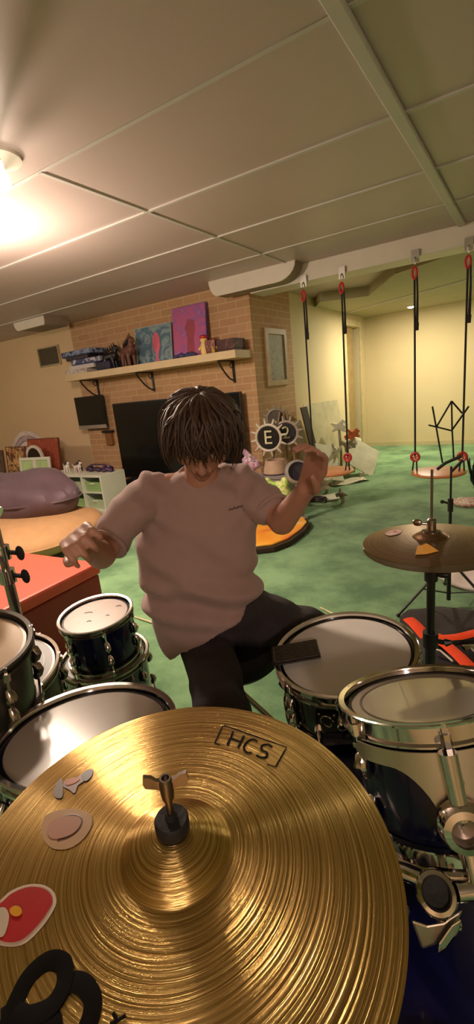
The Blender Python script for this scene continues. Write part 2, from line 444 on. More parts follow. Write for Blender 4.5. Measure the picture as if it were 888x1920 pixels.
MB().box((-0.24, -0.02, 0), (0.24, 0.01, 0.02)).box((-0.24, -0.02, 0.25), (0.24, 0.01, 0.27)).box((-0.24, -0.02, 0.02), (-0.22, 0.01, 0.25)).box((0.22, -0.02, 0.02), (0.24, 0.01, 0.25)).build('frame', mat('vent_frame', 'b5a27f', 0.5), t, smooth=False)
b = MB()
for k in range(11): b.box((-0.22, -0.012, 0.024 + k * 0.0205), (0.22, 0.0, 0.036 + k * 0.0205))
b.build('slats', mat('vent_slats', '6e634f', 0.6), t, smooth=False)
MB().box((-0.22, 0.0, 0.02), (0.22, 0.008, 0.25)).build('backing', M_BLACK, t, smooth=False)

# ------------------------------------------------------------------ mantel shelf on three iron brackets
t = thing('wall_shelf', 'long pale wooden shelf across the brick wall', 'shelf', (-3.94, 4.42, 1.59))
MB().box((-1.33, -0.17, 0), (1.33, 0.18, 0.08)).build('board', M_SHELFW, t, smooth=False, bevel=0.004)
for bx in (-5.06, -4.06, -2.86):
    x = bx + 3.94
    b = MB().box((x - 0.014, 0.165, -0.24), (x + 0.014, 0.178, 0)).box((x - 0.014, -0.12, -0.012), (x + 0.014, 0.178, 0))
    b.path([(x, 0.16, -0.22), (x, 0.07, -0.19), (x, -0.01, -0.13), (x, -0.08, -0.06), (x, -0.11, -0.012)], 0.009, 8)
    b.path([(x, 0.13 + 0.03 * math.cos(a * PI / 5), -0.05 + 0.03 * math.sin(a * PI / 5)) for a in range(10)], 0.005, 6, closed=True)
    b.build('bracket', M_BLACK, t)
SZ = 1.67
def sx(px, y=4.38): return pl(px, 650, 1, y).x
def carton(x0, x1, y0, y1, z0, z1, cols, label, group=None, rot=0.0, name='game_box', cat='box'):
    cxx, cyy = (x0 + x1) / 2, (y0 + y1) / 2
    t = thing(name, label, cat, (cxx, cyy, z0), rot, group)
    hx, hy, h = (x1 - x0) / 2, (y1 - y0) / 2, z1 - z0
    MB().box((-hx + .004, -hy + .004, 0), (hx - .004, hy - .004, h * .45)).build('tray', mat('carton_' + cols[1], cols[1], 0.6), t, smooth=False)
    MB().box((-hx, -hy, h * .2), (hx, hy, h)).build('lid', paint_mat('lid_' + label[:12].replace(' ', '_'), cols, 9.0, 1.5), t, smooth=False, bevel=0.002)
    return t
carton(-5.27, -4.86, 4.27, 4.55, SZ, SZ + .055, ['e0d5cc', 'cfc2b8', 'a08c88'], 'flat white carton at the bottom left of the shelf stack')
carton(-5.20, -4.72, 4.28, 4.56, SZ + .056, SZ + .105, ['d6cfc8', 'cfc8c6', 'c8c0c4'], 'pale grey box second in the shelf stack')
carton(-5.12, -4.58, 4.27, 4.56, SZ + .106, SZ + .17, ['4a548a', '343a68', 'c9c6d2'], 'blue and white game box in the middle of the shelf stack')
carton(-5.22, -4.82, 4.28, 4.54, SZ + .171, SZ + .215, ['3a2a30', '2a2230', '503840'], 'dark maroon box under the patterned box', rot=0.05)
carton(-5.30, -4.72, 4.27, 4.55, SZ + .216, SZ + .285, ['3d4a78', '28304e', '8fa0bf', '5c5a80'], 'blue patterned box topmost on the shelf stack', rot=-0.06)
carton(-4.70, -4.45, 4.29, 4.50, SZ, SZ + .10, ['2c2a48', '1c1c30', '3f3a60'], 'low dark navy box right of the shelf stack')
carton(-2.86, -2.64, 4.30, 4.52, SZ, SZ + .12, ['5a3230', '3e2020', '7a504a'], 'dark red box at the right end of the shelf')
carton(-3.01, -2.88, 4.30, 4.50, SZ, SZ + .135, ['96605a', '6e3c36', 'c09a8a'], 'brownish pink box beside the dark red box')
def toy_beast(x, y, z, s, m1, m2, label, rz=0.0):
    t = thing('toy_figure', label, 'toy', (x, y, z), rz)
    b = MB()
    for (dx, dy) in ((-.06, -.025), (-.06, .025), (.05, -.025), (.05, .025)):
        b.caps((dx * s, dy * s, .012 * s), (dx * s * .8, dy * s, .09 * s), .014 * s, .018 * s, 8)
    b.caps((-.06 * s, 0, .11 * s), (.05 * s, 0, .125 * s), .035 * s, .042 * s, 12)
    b.caps((.05 * s, 0, .13 * s), (.08 * s, 0, .19 * s), .028 * s, .022 * s, 10)
    b.caps((.08 * s, 0, .2 * s), (.115 * s, 0, .185 * s), .024 * s, .014 * s, 10)
    b.path([(-.08 * s, 0, .12 * s), (-.12 * s, 0, .15 * s), (-.13 * s, 0, .2 * s)], [.012 * s, .008 * s, .003 * s], 8)
    remesh(b, .007 * s, 2).build('body', m1, t)
    b = MB()
    for k in range(6): b.path([((-.05 + .024 * k) * s, 0, (.15 + .008 * k) * s), ((-.06 + .024 * k) * s, 0, (.19 + .012 * k) * s)], [.012 * s, .002 * s], 6)
    b.build('mane', m2, t)
    return t
dk = mat('dark_toy_plastic', '1f1b20', 0.4, var=0.3, scale=30); br = mat('brown_toy_plastic', '6a4238', 0.5, var=0.3, scale=30)
toy_beast(-4.50, 4.36, SZ, 1.25, dk, dk, 'dark horse-like toy figure left of the teal painting', 0.2)
toy_beast(-4.14, 4.31, SZ, 1.45, br, dk, 'brown and black long-necked toy figure before the teal painting', -0.3)
toy_beast(-4.30, 4.50, SZ, 1.15, dk, br, 'black toy figure standing behind the brown toy figure', 2.6)
def painting(px0, px1, h, lab, cols, fig, figcol, edge, lean=0.12):
    x0, x1 = sx(px0, 4.47), sx(px1, 4.47)
    t = thing('painting', lab, 'painting', ((x0 + x1) / 2, 4.47, SZ)); t.rotation_euler = (-lean, 0, 0)
    hw = (x1 - x0) / 2
    MB().box((-hw, 0, 0), (hw, 0.02, h)).build('canvas', paint_mat('canvas_' + edge, cols, 5.5, 2.0), t, smooth=False)
    MB().box((-hw - .006, .004, -.001), (-hw, .024, h + .006)).box((hw, .004, -.001), (hw + .006, .024, h + .006)).box((-hw, .004, h), (hw, .024, h + .006)).build('edge', mat('canvas_edge_' + edge, edge, 0.6), t, smooth=False)
    MB().prism([(x * hw, -0.003, z * h) for x, z in fig], (0, 0.0025, 0)).build('painted_shape', mat('figure_' + figcol, figcol, 0.6), t, smooth=False)
fig1 = [(.12, .0), (.3, .0), (.3, .25), (.42, .45), (.4, .68), (.25, .82), (.1, .8), (-.02, .62), (.0, .42), (.16, .25)]
painting(252, 318, 0.43, 'teal and grey painting with a pink shape on the shelf', ['4f8a86', '5a6f8c', '8fa7ae', '2f5f5c'], fig1, 'e0708a', 'c8d2d0')
fig2 = [(-.2, 0), (.3, 0), (.25, .4), (.38, .55), (.3, .72), (-.05, .75), (-.25, .6), (-.12, .4)]
painting(324, 386, 0.56, 'pink and purple painting with a brown shape, tallest on the shelf', ['b85a92', 'c2608c', '9a62a8', 'cc7a9c'], fig2, 'a0485a', '6c4a9a')
b = MB()
for k in range(7):
    b.ell((sx(332 + k * 6), 4.32 + .02 * (k % 2), SZ + .022), (.035, .03, .022 + .008 * (k % 3)), 10)
tag(remesh(b, 0.008, 2).build('craft_bundle', mat('blue_craft', '3c3c68', 0.6, var=0.5, scale=40)), 'low dark blue lumpy bundle before the pink painting', 'craft')
def small_toy(px, s, body, cap, label):
    x = sx(px, 4.33)
    t = thing('toy_figurine', label, 'toy', (x, 4.33, SZ))
    remesh(MB().lathe([(.001, 0), (.035 * s, 0), (.04 * s, .03 * s), (.036 * s, .08 * s), (.03 * s, .1 * s), (.001, .11 * s)], 18).ell((0, 0, .13 * s), (.035 * s,) * 3, 14).caps((-.03 * s, 0, .08 * s), (-.06 * s, -.01, .05 * s), .012 * s, .01 * s, 8).caps((.03 * s, 0, .08 * s), (.06 * s, -.01, .05 * s), .012 * s, .01 * s, 8), .006, 2).build('body', body, t)
    MB().ell((0, 0, .155 * s), (.04 * s, .04 * s, .022 * s), 14).build('hat', cap, t)
small_toy(383, 1.15, mat('cream_yellow', 'e8c878', 0.5), M_RED, 'small pale yellow toy with a red cap on the shelf')
small_toy(401, 0.85, mat('mustard', 'b89a28', 0.5), mat('rust', '9a3a30', 0.5), 'small mustard toy beside the red-capped toy')

# ------------------------------------------------------------------ television, monitor
t = thing('television', 'very large black television before the brick wall', 'television', (-3.72, 4.46, 0.26))
MB().box((-0.99, 0.0, 0), (0.99, 0.05, 0.99)).build('housing', M_BLACK, t, smooth=False, bevel=0.006)
MB().box((-0.975, -0.004, 0.02), (0.975, 0.001, 0.975)).build('screen', M_SCREEN, t, smooth=False)
for s_ in (-1, 1):
    MB().box((s_ * .7 - .02, -.1, 0.0), (s_ * .7 + .02, .13, .012)).box((s_ * .7 - .015, 0.005, .0), (s_ * .7 + .015, .045, .05)).build('foot', M_BLACK, t, smooth=False)
t = thing('tv_bench', 'low black bench under the large television', 'bench', (-3.72, 4.44, 0))
MB().box((-0.85, -.18, 0.22), (0.85, .15, 0.26)).build('top', M_BLACK, t, smooth=False)
for s_ in (-1, 1): MB().box((s_ * .8 - .03, -.17, 0), (s_ * .8 + .03, .14, .22)).build('side_panel', M_BLACK, t, smooth=False)
MB().box((-.77, .12, 0.02), (.77, .14, .22)).build('back_panel', M_BLACK, t, smooth=False)
t = thing('wall_monitor', 'small black screen with a silver lower edge on the cream wall', 'monitor', (-5.20, 4.5, 0.92))
MB().box((-0.28, 0, 0.03), (0.28, 0.035, 0.46)).build('housing', M_BLACK, t, smooth=False, bevel=0.005)
MB().box((-0.27, -0.003, 0.075), (0.27, 0.0, 0.45)).build('screen', M_SCREEN, t, smooth=False)
MB().box((-0.28, -0.006, 0.02), (0.28, 0.03, 0.07)).build('lower_bezel', mat('silver_plastic', 'a89f98', 0.35, metal=0.4), t, smooth=False, bevel=0.004)
MB().box((-0.05, 0.035, 0.15), (0.05, 0.098, 0.3)).box((-0.02, 0.04, 0.02), (0.02, 0.098, 0.15)).build('wall_mount', M_BLACK, t, smooth=False)
t = thing('wooden_block', 'small brown wooden block below the small wall screen', 'wall block', (-4.98, 4.58, 0.70))
MB().box((-0.06, -0.03, 0), (0.06, 0.018, 0.17)).build('plate', mat('brown_wood', '8a5a30', 0.6), t, smooth=False, bevel=0.004)
MB().box((-0.09, -0.05, 0.17), (0.09, 0.018, 0.2)).build('ledge', M_BLACK, t, smooth=False)

# ------------------------------------------------------------------ white cube unit with green bins
UX0, UX1, UY0, UY1, UZ = -5.27, -4.22, 3.64, 4.02, 0.47
t = thing('cube_shelf', 'low white cube shelf unit with green bins', 'shelf unit', ((UX0 + UX1) / 2, (UY0 + UY1) / 2, 0))
hw, hd = (UX1 - UX0) / 2, (UY1 - UY0) / 2
MB().box((-hw, -hd, UZ - .03), (hw, hd, UZ)).build('top', M_IVORY, t, smooth=False, bevel=.003)
MB().box((-hw - .02, -hd - .03, 0), (hw + .02, hd, .05)).build('plinth', M_IVORY, t, smooth=False, bevel=.003)
for s_ in (-1, 1): MB().box((s_ * hw - (0.03 if s_ > 0 else 0), -hd, .05), (s_ * hw + (0.03 if s_ < 0 else 0), hd, UZ - .03)).build('side_panel', M_IVORY, t, smooth=False)
for k in (1, 2): MB().box((-hw + 2 * hw * k / 3 - .012, -hd, .05), (-hw + 2 * hw * k / 3 + .012, hd - .01, UZ - .03)).build('divider', M_IVORY, t, smooth=False)
MB().box((-hw + .03, hd - .01, .05), (hw - .03, hd, UZ - .03)).build('back_panel', M_IVORY, t, smooth=False)
MB().box((-hw + .03, -hd + .01, .245), (hw - .03, hd - .01, .262)).build('shelf_board', M_IVORY, t, smooth=False)
names = [['left', 'middle', 'right'], ['left', 'middle', 'right']]
for r_ in range(2):
    for k in range(3):
        x0 = UX0 + .052 + (2 * hw - .036) * k / 3; x1 = x0 + 2 * hw / 3 - .082
        z0 = .051 if r_ == 0 else .263
        bt = thing('storage_bin', 'green plastic bin in the %s %s cube of the white shelf unit' % ('lower' if r_ == 0 else 'upper', names[0][k]), 'bin', ((x0 + x1) / 2, 3.8, z0), 0, 'green bins in the white shelf unit')
        hx = (x1 - x0) / 2
        mm = M_GREENBIN if (k + r_) % 3 != 2 else mat('pale_bin', 'b9c3a0', 0.4)
        MB().rings([[(-hx * .9, -.13, 0), (hx * .9, -.13, 0), (hx * .9, .13, 0), (-hx * .9, .13, 0)], [(-hx, -.145, .12), (hx, -.145, .12), (hx, .145, .12), (-hx, .145, .12)], [(-hx * .95, -.138, .12), (hx * .95, -.138, .12), (hx * .95, .138, .12), (-hx * .95, .138, .12)], [(-hx * .86, -.125, .006), (hx * .86, -.125, .006), (hx * .86, .125, .006), (-hx * .86, .125, .006)]]).build('tub', mm, bt, smooth=False)
        MB().box((-hx * .3, -.152, .09), (hx * .3, -.14, .105)).build('handle', M_IVORY, bt, smooth=False)
# things on it
t = thing('panel_frame', 'white slatted frame with pale green panels leaning left of the shelf unit', 'frame', pl(88, 875, 1, 3.75), 0.1)
t.location = (-5.72, 3.78, 0.0); t.rotation_euler = (-0.12, 0, 0.15)
MB().box((-.28, 0, 0), (-.24, .025, .66)).box((.24, 0, 0), (.28, .025, .66)).box((-.24, 0, .62), (.24, .025, .66)).box((-.24, 0, .2), (.24, .025, .24)).box((-.03, 0, .24), (.03, .025, .62)).box((-.24, 0, 0), (.24, .025, .03)).build('frame', M_IVORY, t, smooth=False, bevel=.003)
MB().box((-.24, .012, .03), (.24, .018, .62)).build('panel', mat('pale_green_panel', 'b6cf94', 0.5), t, smooth=False)
def lumps(name, label, cat, pts, r, m, vox=.01):
    b = MB()
    for p in pts: b.ell(p, (r * random.uniform(.7, 1.3), r * random.uniform(.7, 1.2), r * random.uniform(.6, 1.1)), 12)
    return tag(remesh(b, vox, 2).build(name, m), label, cat)
b = MB()
for k in range(14): 
    x = -4.68 + .032 * k; b.ell((x, 3.86 + .03 * math.sin(k * 1.7), UZ + .028 + .012 * math.sin(k * 2.3)), (.03, .035, .026 + .008 * (k % 2)), 10)
b.path([(-4.62, 3.8, UZ + .06), (-4.5, 3.78, UZ + .1), (-4.35, 3.85, UZ + .09), (-4.28, 3.9, UZ + .05)], .012, 8)
tag(remesh(b, .009, 2).build('toy_garland', mat('purple_plastic', '3e2648', 0.4, var=0.5, scale=40)), 'dark purple lumpy toys lying on the white shelf unit', 'toy')
for k, (x, y, c1, lab) in enumerate([(-4.98, 3.78, 'e6ded6', 'white pony-like toy leftmost on the white shelf unit'), (-4.86, 3.88, '2b2326', 'black little toy animal on the white shelf unit'), (-4.77, 3.78, 'd8c8c4', 'pale little toy animal next to the purple toys')]):
    toy_beast(x, y, UZ, .62, mat('toy_' + c1, c1, 0.5), dk if k != 1 else br, lab, random.uniform(-.5, .5))

# ------------------------------------------------------------------ clutter at the far left
t = thing('rainbow_arch', 'pale striped semicircular arch board at the left edge', 'arch', (-6.42, 4.28, 0))
for k, c in enumerate(('d8c8c4', 'b9a6b0', 'e0d4cc', 'c08a90', 'd6c6c2')):
    r0 = .50 - .075 * k; r1 = r0 - .062
    pts = [(r0 * math.cos(PI * j / 24), r0 * math.sin(PI * j / 24)) for j in range(25)] + [(r1 * math.cos(PI * j / 24), r1 * math.sin(PI * j / 24)) for j in range(24, -1, -1)]
    MB().prism([(x, 0, z + .48) for x, z in pts], (0, .03, 0)).build('band', mat('arch_' + c, c, 0.6), t)
MB().box((-.5, .005, 0), (.5, .028, .479)).build('board', mat('arch_base', 'cbb7ae', 0.6), t, smooth=False)
t = thing('round_mirror', 'white framed arched mirror leaning among the toys at the left', 'mirror', (-5.98, 3.98, 0.0))
t.rotation_euler = (-0.08, 0, 0)
def arch_pts(w_, h, n=16):
    return [(-w_, 0)] + [(-w_ * math.cos(PI * j / n), h - w_ + w_ * math.sin(PI * j / n)) for j in range(n + 1)] + [(w_, 0)]
o1 = arch_pts(.2, .8); i1 = arch_pts(.16, .76)
b = MB()
for k in range(len(o1) - 1):
    (a, c), (d_, e) = o1[k], o1[k + 1]; (f, g), (h_, i_) = i1[k], i1[k + 1]
    b.prism([(a, 0, c), (d_, 0, e), (h_, 0, i_), (f, 0, g)], (0, .03, 0))
b.build('frame', M_WHITE, t)
MB().prism([(x, .012, z + .001) for x, z in i1], (0, .006, 0)).build('glass', mat('dark_mirror', '3a352f', 0.1, metal=0.8), t, smooth=False)
for (x, y, z, w_, h, cols, lab) in [(-6.38, 3.95, 0, .22, .78, ['c8603a', '3a2c2c', 'e0b070', '5a3a4a'], 'tall picture board with orange and dark patches at the left edge'), (-6.0, 4.15, 0, .34, .86, ['b4553c', '9a4634', 'c46a48'], 'rust red board behind the arched mirror'), (-6.9, 3.9, 0, .26, .74, ['2a2628', '6a5a50', '40383c'], 'dark picture board cut by the left edge')]:
    t = thing('picture_board', lab, 'picture', (x, y, z)); t.rotation_euler = (-.1, 0, 0)
    MB().box((-w_, 0, 0), (w_, .018, h)).build('panel', paint_mat('board_%d' % int(-x * 100), cols, 6, 2), t, smooth=False)
    MB().box((-w_ - .012, -.004, 0), (-w_, .024, h)).box((w_, -.004, 0), (w_ + .012, .024, h)).box((-w_ - .012, -.004, h), (w_ + .012, .024, h + .012)).build('frame', mat('frame_wood', '6a4030', 0.5), t, smooth=False)

# ------------------------------------------------------------------ cushions, ottoman
def cushion(name, label, c, rad, m, rz, seam=True, e=2.6, wr=.012, tilt=0.0):
    t = thing(name, label, name.replace('_', ' '), (c[0], c[1], 0), rz)
    b = MB(); R = []
    n, k = 30, 48
    for i in range(n + 1):
        ph = -PI / 2 + PI * (i + .001) / (n + .002)
        ring = []
        for j in range(k):
            th = 2 * PI * j / k
            cx_, sx_ = math.cos(th), math.sin(th)
            f = (abs(cx_) ** e + abs(sx_) ** e) ** (-1 / e)
            cp = max(1e-3, math.cos(ph)) ** .55; sp = math.copysign(abs(math.sin(ph)) ** 1.1, math.sin(ph))
            p = V3((rad[0] * cp * cx_ * f, rad[1] * cp * sx_ * f, c[2] + rad[2] * sp))
            p.z += tilt * p.x
            d = noise.noise(p * 3.1) * wr * 2 + noise.noise(V3((th * 6, ph * 1.5, 2))) * wr * (math.cos(ph) ** 2)
            p += V3((cx_, sx_, 1)) * d
            ring.append(p)
        R.append(ring)
    b.rings(R); b.build('cover', m, t)
    if seam:
        pts = []
        for j in range(k):
            th = 2 * PI * j / k; cx_, sx_ = math.cos(th), math.sin(th); f = (abs(cx_) ** e + abs(sx_) ** e) ** (-1 / e)
            pts.append((rad[0] * 1.005 * cx_ * f, rad[1] * 1.005 * sx_ * f, c[2] + tilt * rad[0] * cx_ * f))
        MB().path(pts, .01, 6, closed=True).build('piping', m, t)
    return t
cushion('floor_cushion', 'large tan floor cushion on the carpet behind the red ottoman', (-4.12, 2.45, .16), (.76, .66, .16), M_TAN, .3)
cushion('bean_bag', 'huge shiny purple bean bag pillow at the left', (-4.62, 2.70, .41), (.95, .44, .27), M_PURPLE, .10, wr=.035, e=2.1, tilt=.03)
t = thing('ottoman', 'red vinyl box ottoman with a lid on the carpet', 'ottoman', (-2.47, 1.30, 0), 0.05)
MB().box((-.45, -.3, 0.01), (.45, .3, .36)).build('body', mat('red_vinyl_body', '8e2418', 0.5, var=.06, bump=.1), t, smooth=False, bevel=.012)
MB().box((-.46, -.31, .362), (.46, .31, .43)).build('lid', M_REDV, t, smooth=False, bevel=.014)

# ------------------------------------------------------------------ swings
def ropes_thing():
    pass
hooks = [(-1.897, 2.175), (-1.525, 2.172), (-0.90, 2.181), (-0.502, 2.19)]
lab = ['left strap of the left swing', 'right strap of the left swing', 'left strap of the right swing', 'right strap of the right swing']
for si in range(2):
    xa, xb = hooks[2 * si][0], hooks[2 * si + 1][0]
    cx_ = (xa + xb) / 2; zc = .365
    t = thing('disc_swing', 'round orange disc swing hanging on the %s' % ('left, its disc beside the drummer\'s raised hand' if si == 0 else 'right behind the hi-hat'), 'swing', (cx_, 4.42, zc), 0, 'disc swings hanging from the beam')
    MB().lathe([(.001, 0), (.21, 0), (.228, .008), (.232, .018), (.225, .028), (.2, .034), (.001, .034)], 40).build('seat', M_DISC, t)
    for s_, x in ((-1, xa), (1, xb)):
        dx = x - cx_
        zt = 2.19 - zc
        # hook plate and carabiner
        MB().box((dx - .03, .005, zt - .05), (dx + .03, .028, zt + .05)).path([(dx, .005, zt - .01), (dx, -.025, zt - .03), (dx, -.025, zt - .055), (dx, 0, zt - .06)], .006, 8).build('hook', mat('zinc_hook', 'b8b2aa', 0.35, metal=0.6), t)
        b = MB(); b.path([(dx + .018 * math.cos(a * PI / 6), -.012, zt - .13 + zt * 0 + .045 * math.sin(a * PI / 6)) for a in range(12)], .0105, 8, closed=True)
        b.build('carabiner', M_RED, t)
        b = MB(); ob = .16 * s_
        b.path([(dx, -.012, zt - .17), (dx * .99, -.01, 1.0), (dx * .98, -.01, .17)], .0085, 8)
        b.build('rope', M_ROPE, t)
        b = MB(); b.path([(dx + .018, -.012, zt - .12), (dx + .024, -.014, zt - .3), (dx + .02 , -.012, zt - .46 - .06 * (si == 1))], [.008, .008, .012], 8).path([(dx + .02, -.012, zt - .46 - .06 * (si == 1)), (dx + .02, -.012, zt - .52 - .06 * (si == 1))], [.016, .013], 8)
        b.build('loose_strap', M_ROPE, t)
        # knot ring above the disc
        sp = dx * .98
        b = MB(); b.path([(sp + .034 * math.cos(a * PI / 8), -.012, .16 + .036 * math.sin(a * PI / 8)) for a in range(16)], .012, 8, closed=True)
        for a in range(4): b.tube((sp, -.012, .16), (sp + .03 * math.cos(a * PI / 2 + .4), -.012, .16 + .03 * math.sin(a * PI / 2 + .4)), .006)
        b.build('rope_ring', M_RED, t)
        b = MB()
        for e_ in (-.02, .02): b.path([(sp + e_ * .6, -.012, .13), (sp + e_, -.03, .034)], .007, 8)
        b.build('seat_cord', M_ROPE, t)

# ------------------------------------------------------------------ framed picture on the side of the bricks
t = thing('framed_picture', 'cream framed grey print hanging on the dark side of the bricks', 'picture', (XE + 0.001, 5.11, 1.27), 0)
b = MB()
for (y0, y1, z0, z1) in ((-.26, -.2, 0, .63), (.2, .26, 0, .63), (-.2, .2, 0, .06), (-.2, .2, .57, .63)): b.box((0, y0, z0), (.03, y1, z1))
b.build('frame', mat('picture_frame_tan', 'b39a78', 0.5), t, smooth=False)
MB().box((0, -.2, .06), (.012, .2, .57)).build('print', paint_mat('grey_print', ['8f8a7c', 'a29c8c', '77766a'], 12, 1), t, smooth=False)

# ------------------------------------------------------------------ sun ornaments and clutter by the brick corner
def sun_disc(c, r, letter, label, spikes=12, face='1c1a1c', tiltz=0.0, rim='cfc4b8'):
    t = thing('sun_ornament', label, 'ornament', c, YAW * .6 + tiltz)
    MB().lathe([(.001, -.012), (r * .96, -.012), (r * .96, .0), (.001, .0)], 36, Matrix.Rotation(PI / 2, 4, 'X')).build('face', mat('ornament_face_' + face, face, 0.3, var=.3, scale=12), t)
    b = MB().path([(r * math.cos(2 * PI * k / 32), 0, r * math.sin(2 * PI * k / 32)) for k in range(32)], .014, 8, closed=True); b.build('rim', mat('ornament_rim_' + rim, rim, 0.4), t)
    for k in range(spikes):
        a = 2 * PI * (k + .3) / spikes
        MB().path([(r * math.cos(a), 0, r * math.sin(a)), (r * 1.5 * math.cos(a), 0, r * 1.5 * math.sin(a))], [.016, .007], 7).build('ray', mat('ornament_rim_' + rim, rim, 0.4), t)
    if letter:
        vs, fs = text_mesh(letter, r * 1.5, .003)
        b = MB(); b.v = [V3((p.x, -.008 - p.z, p.y)) * 1 for p in vs]; b.v = [V3((p.x, p.y - .01, p.z)) for p in b.v]; b.f = fs; b.mi = [0] * len(fs)
        b.build('letter', mat('pale_letter', 'cfc9a8', 0.5), t, smooth=False)
    return t
sun_disc(pl(503, 821, 1, 4.30), .135, 'E', 'black sun ornament with white rays and a large pale E', 12, tiltz=-.2)
sun_disc(pl(536, 812, 1, 4.42), .12, '2', 'dark sun ornament half behind the one with the E', 12, '2e2a30', rim='a89a90')
sun_disc(pl(518, 785, 1, 4.53), .10, '', 'grey sun ornament topmost of the three by the bricks', 12, '5a544e', rim='8d8276')
t = thing('ornament_easel', 'slim wooden easel holding up the sun ornaments', 'easel', (-2.25, 4.5, 0))
for (xa, xb) in ((-.22, -.04), (.22, .04)): MB().tube((xa, -.12, 0), (xb, .02, 1.0), .012).build('leg', mat('easel_wood', '8a7052', 0.6), t)
MB().tube((0, .06, 0), (0, .03, 1.0), .012).build('rear_leg', mat('easel_wood', '8a7052', 0.6), t)
MB().box((-.2, -.05, .42), (.22, -.02, .45)).build('ledge', mat('easel_wood', '8a7052', 0.6), t, smooth=False)
pb = pl(468, 850, 1, 4.25)
b = MB()
for k in range(12): b.caps(V3((pb.x + random.uniform(-.12, .12), 4.2 + random.uniform(-.05, .05), 0.05 + .04 * k)), V3((pb.x + random.uniform(-.16, .16), 4.2 + random.uniform(-.05, .05), .13 + .045 * k)), .045, .03, 10)
tag(remesh(b, .014, 2).build('toy_bundle', paint_mat('pink_bundle', ['d890b0', 'a04878', 'e8d0dc', '5a3a68', 'd0a0b8'], 14, 2)), 'pink and purple heap of toys right of the television', 'toy')
t = thing('lampshade', 'squat beige lampshade below the sun ornament with the E', 'lampshade', pl(517, 885, 1, 4.18))
MB().lathe([(.11, 0), (.13, .0), (.10, .13), (.085, .13)], 28, closed=True).build('shade', mat('beige_shade', 'b89a86', 0.7), t)
MB().lathe([(.108, -.012), (.134, -.012), (.134, .0), (.108, .0)], 28, closed=True).build('lower_band', mat('dark_band', '4a3844', 0.6), t)
zl = t.location.z - .012
t = thing('storage_crate', 'grey plastic crate carrying the beige lampshade', 'crate', (t.location.x, 4.18, 0))
MB().rings([[(-.15, -.12, 0), (.15, -.12, 0), (.15, .12, 0), (-.15, .12, 0)], [(-.17, -.14, zl - .004), (.17, -.14, zl - .004), (.17, .14, zl - .004), (-.17, .14, zl - .004)]]).build('box', mat('grey_lilac_plastic', '8c8084', 0.5), t, smooth=False)
MB().box((-.18, -.15, zl - .03), (.18, .15, zl - .001)).build('rim', mat('grey_lilac_plastic', '8c8084', 0.5), t, smooth=False)
pg = pl(520, 905, 1, 3.95)
b = MB().ell((pg.x, 3.95, .21), (.14, .11, .17), 20).ell((pg.x - .1, 3.93, .36), (.045, .04, .06), 12).ell((pg.x + .09, 3.93, .37), (.045, .04, .06), 12).ell((pg.x, 3.9, .06), (.16, .12, .06), 16)
tag(remesh(b, .012, 3).build('soft_toy', paint_mat('green_yellow_plush', ['4f9a3c', 'a8d848', 'f0f0b0', '8fc83a', 'e8e8c0'], 7, 1.5)), 'bright green and yellow round soft toy by the bricks', 'soft toy')
pt = pl(553, 872, 1, 3.92)
t = thing('toy_drum_bowl', 'grey round toy bowl with a dark opening right of the soft toy', 'bowl', (pt.x + .02, 3.92, 0), YAW)
MB().lathe([(.09, .02), (.115, 0), (.12, -.05), (.1, -.14), (.04, -.2), (.001, -.2)], 28, basis(V3((0, 0, .48)), V3((1, 0, 0)), V3((0, .3, .95)), V3((0, -.95, .3)))).build('bowl', mat('grey_bowl', '8f8886', 0.4), t)
MB().lathe([(.001, -.02), (.095, -.015)], 28, basis(V3((0, 0, .48)), V3((1, 0, 0)), V3((0, .3, .95)), V3((0, -.95, .3)))).build('opening', mat('dark_violet', '241c2c', 0.4), t)
MB().lathe([(.001, 0), (.07, 0), (.065, .03), (.035, .05), (.03, .36), (.001, .36)], 20).build('stand', mat('grey_bowl', '8f8886', 0.4), t)

# leaning boards and papers in front of the side wall
def board(name, cat, c, w_, h, th, m, rz, lean, label, roll=0.0):
    t = tag(MB().box((-w_ / 2, 0, 0), (w_ / 2, th, h)).build(name, m, smooth=False, origin=(0, 0, 0), bevel=.002), label, cat)
    t.location = c; t.rotation_euler = (-lean, roll, rz)
    return t
m_bd = mat('cream_board', 'e8e0b8', 0.6); m_wb = mat('white_board', 'dad6be', 0.5)
board('foam_board', 'board', (-2.20, 5.9, 0), .75, 1.02, .02, m_bd, PI / 2 - .25, .2, 'tall cream board leaning on the side wall')
board('dark_board', 'board', (-2.24, 5.48, 0), .13, 1.0, .02, mat('dark_brown_board', '3a2c22', 0.6), PI / 2 - .2, .22, 'narrow dark brown board leaning beside the tall cream board')
q = pl(690, 870, 2, .05)
board('square_panel', 'panel', (-1.93, 5.95, 0.10), .46, .46, .012, m_wb, .55, .75, 'square white panel tipped on its corner beside the clutter', roll=.6)
board('tall_plank', 'plank', (-2.12, 4.98, 0), .14, .9, .02, mat('plank_grey', '9a8c72', 0.6), PI / 2 - .5, .35, 'grey wooden plank leaning left of the boards')
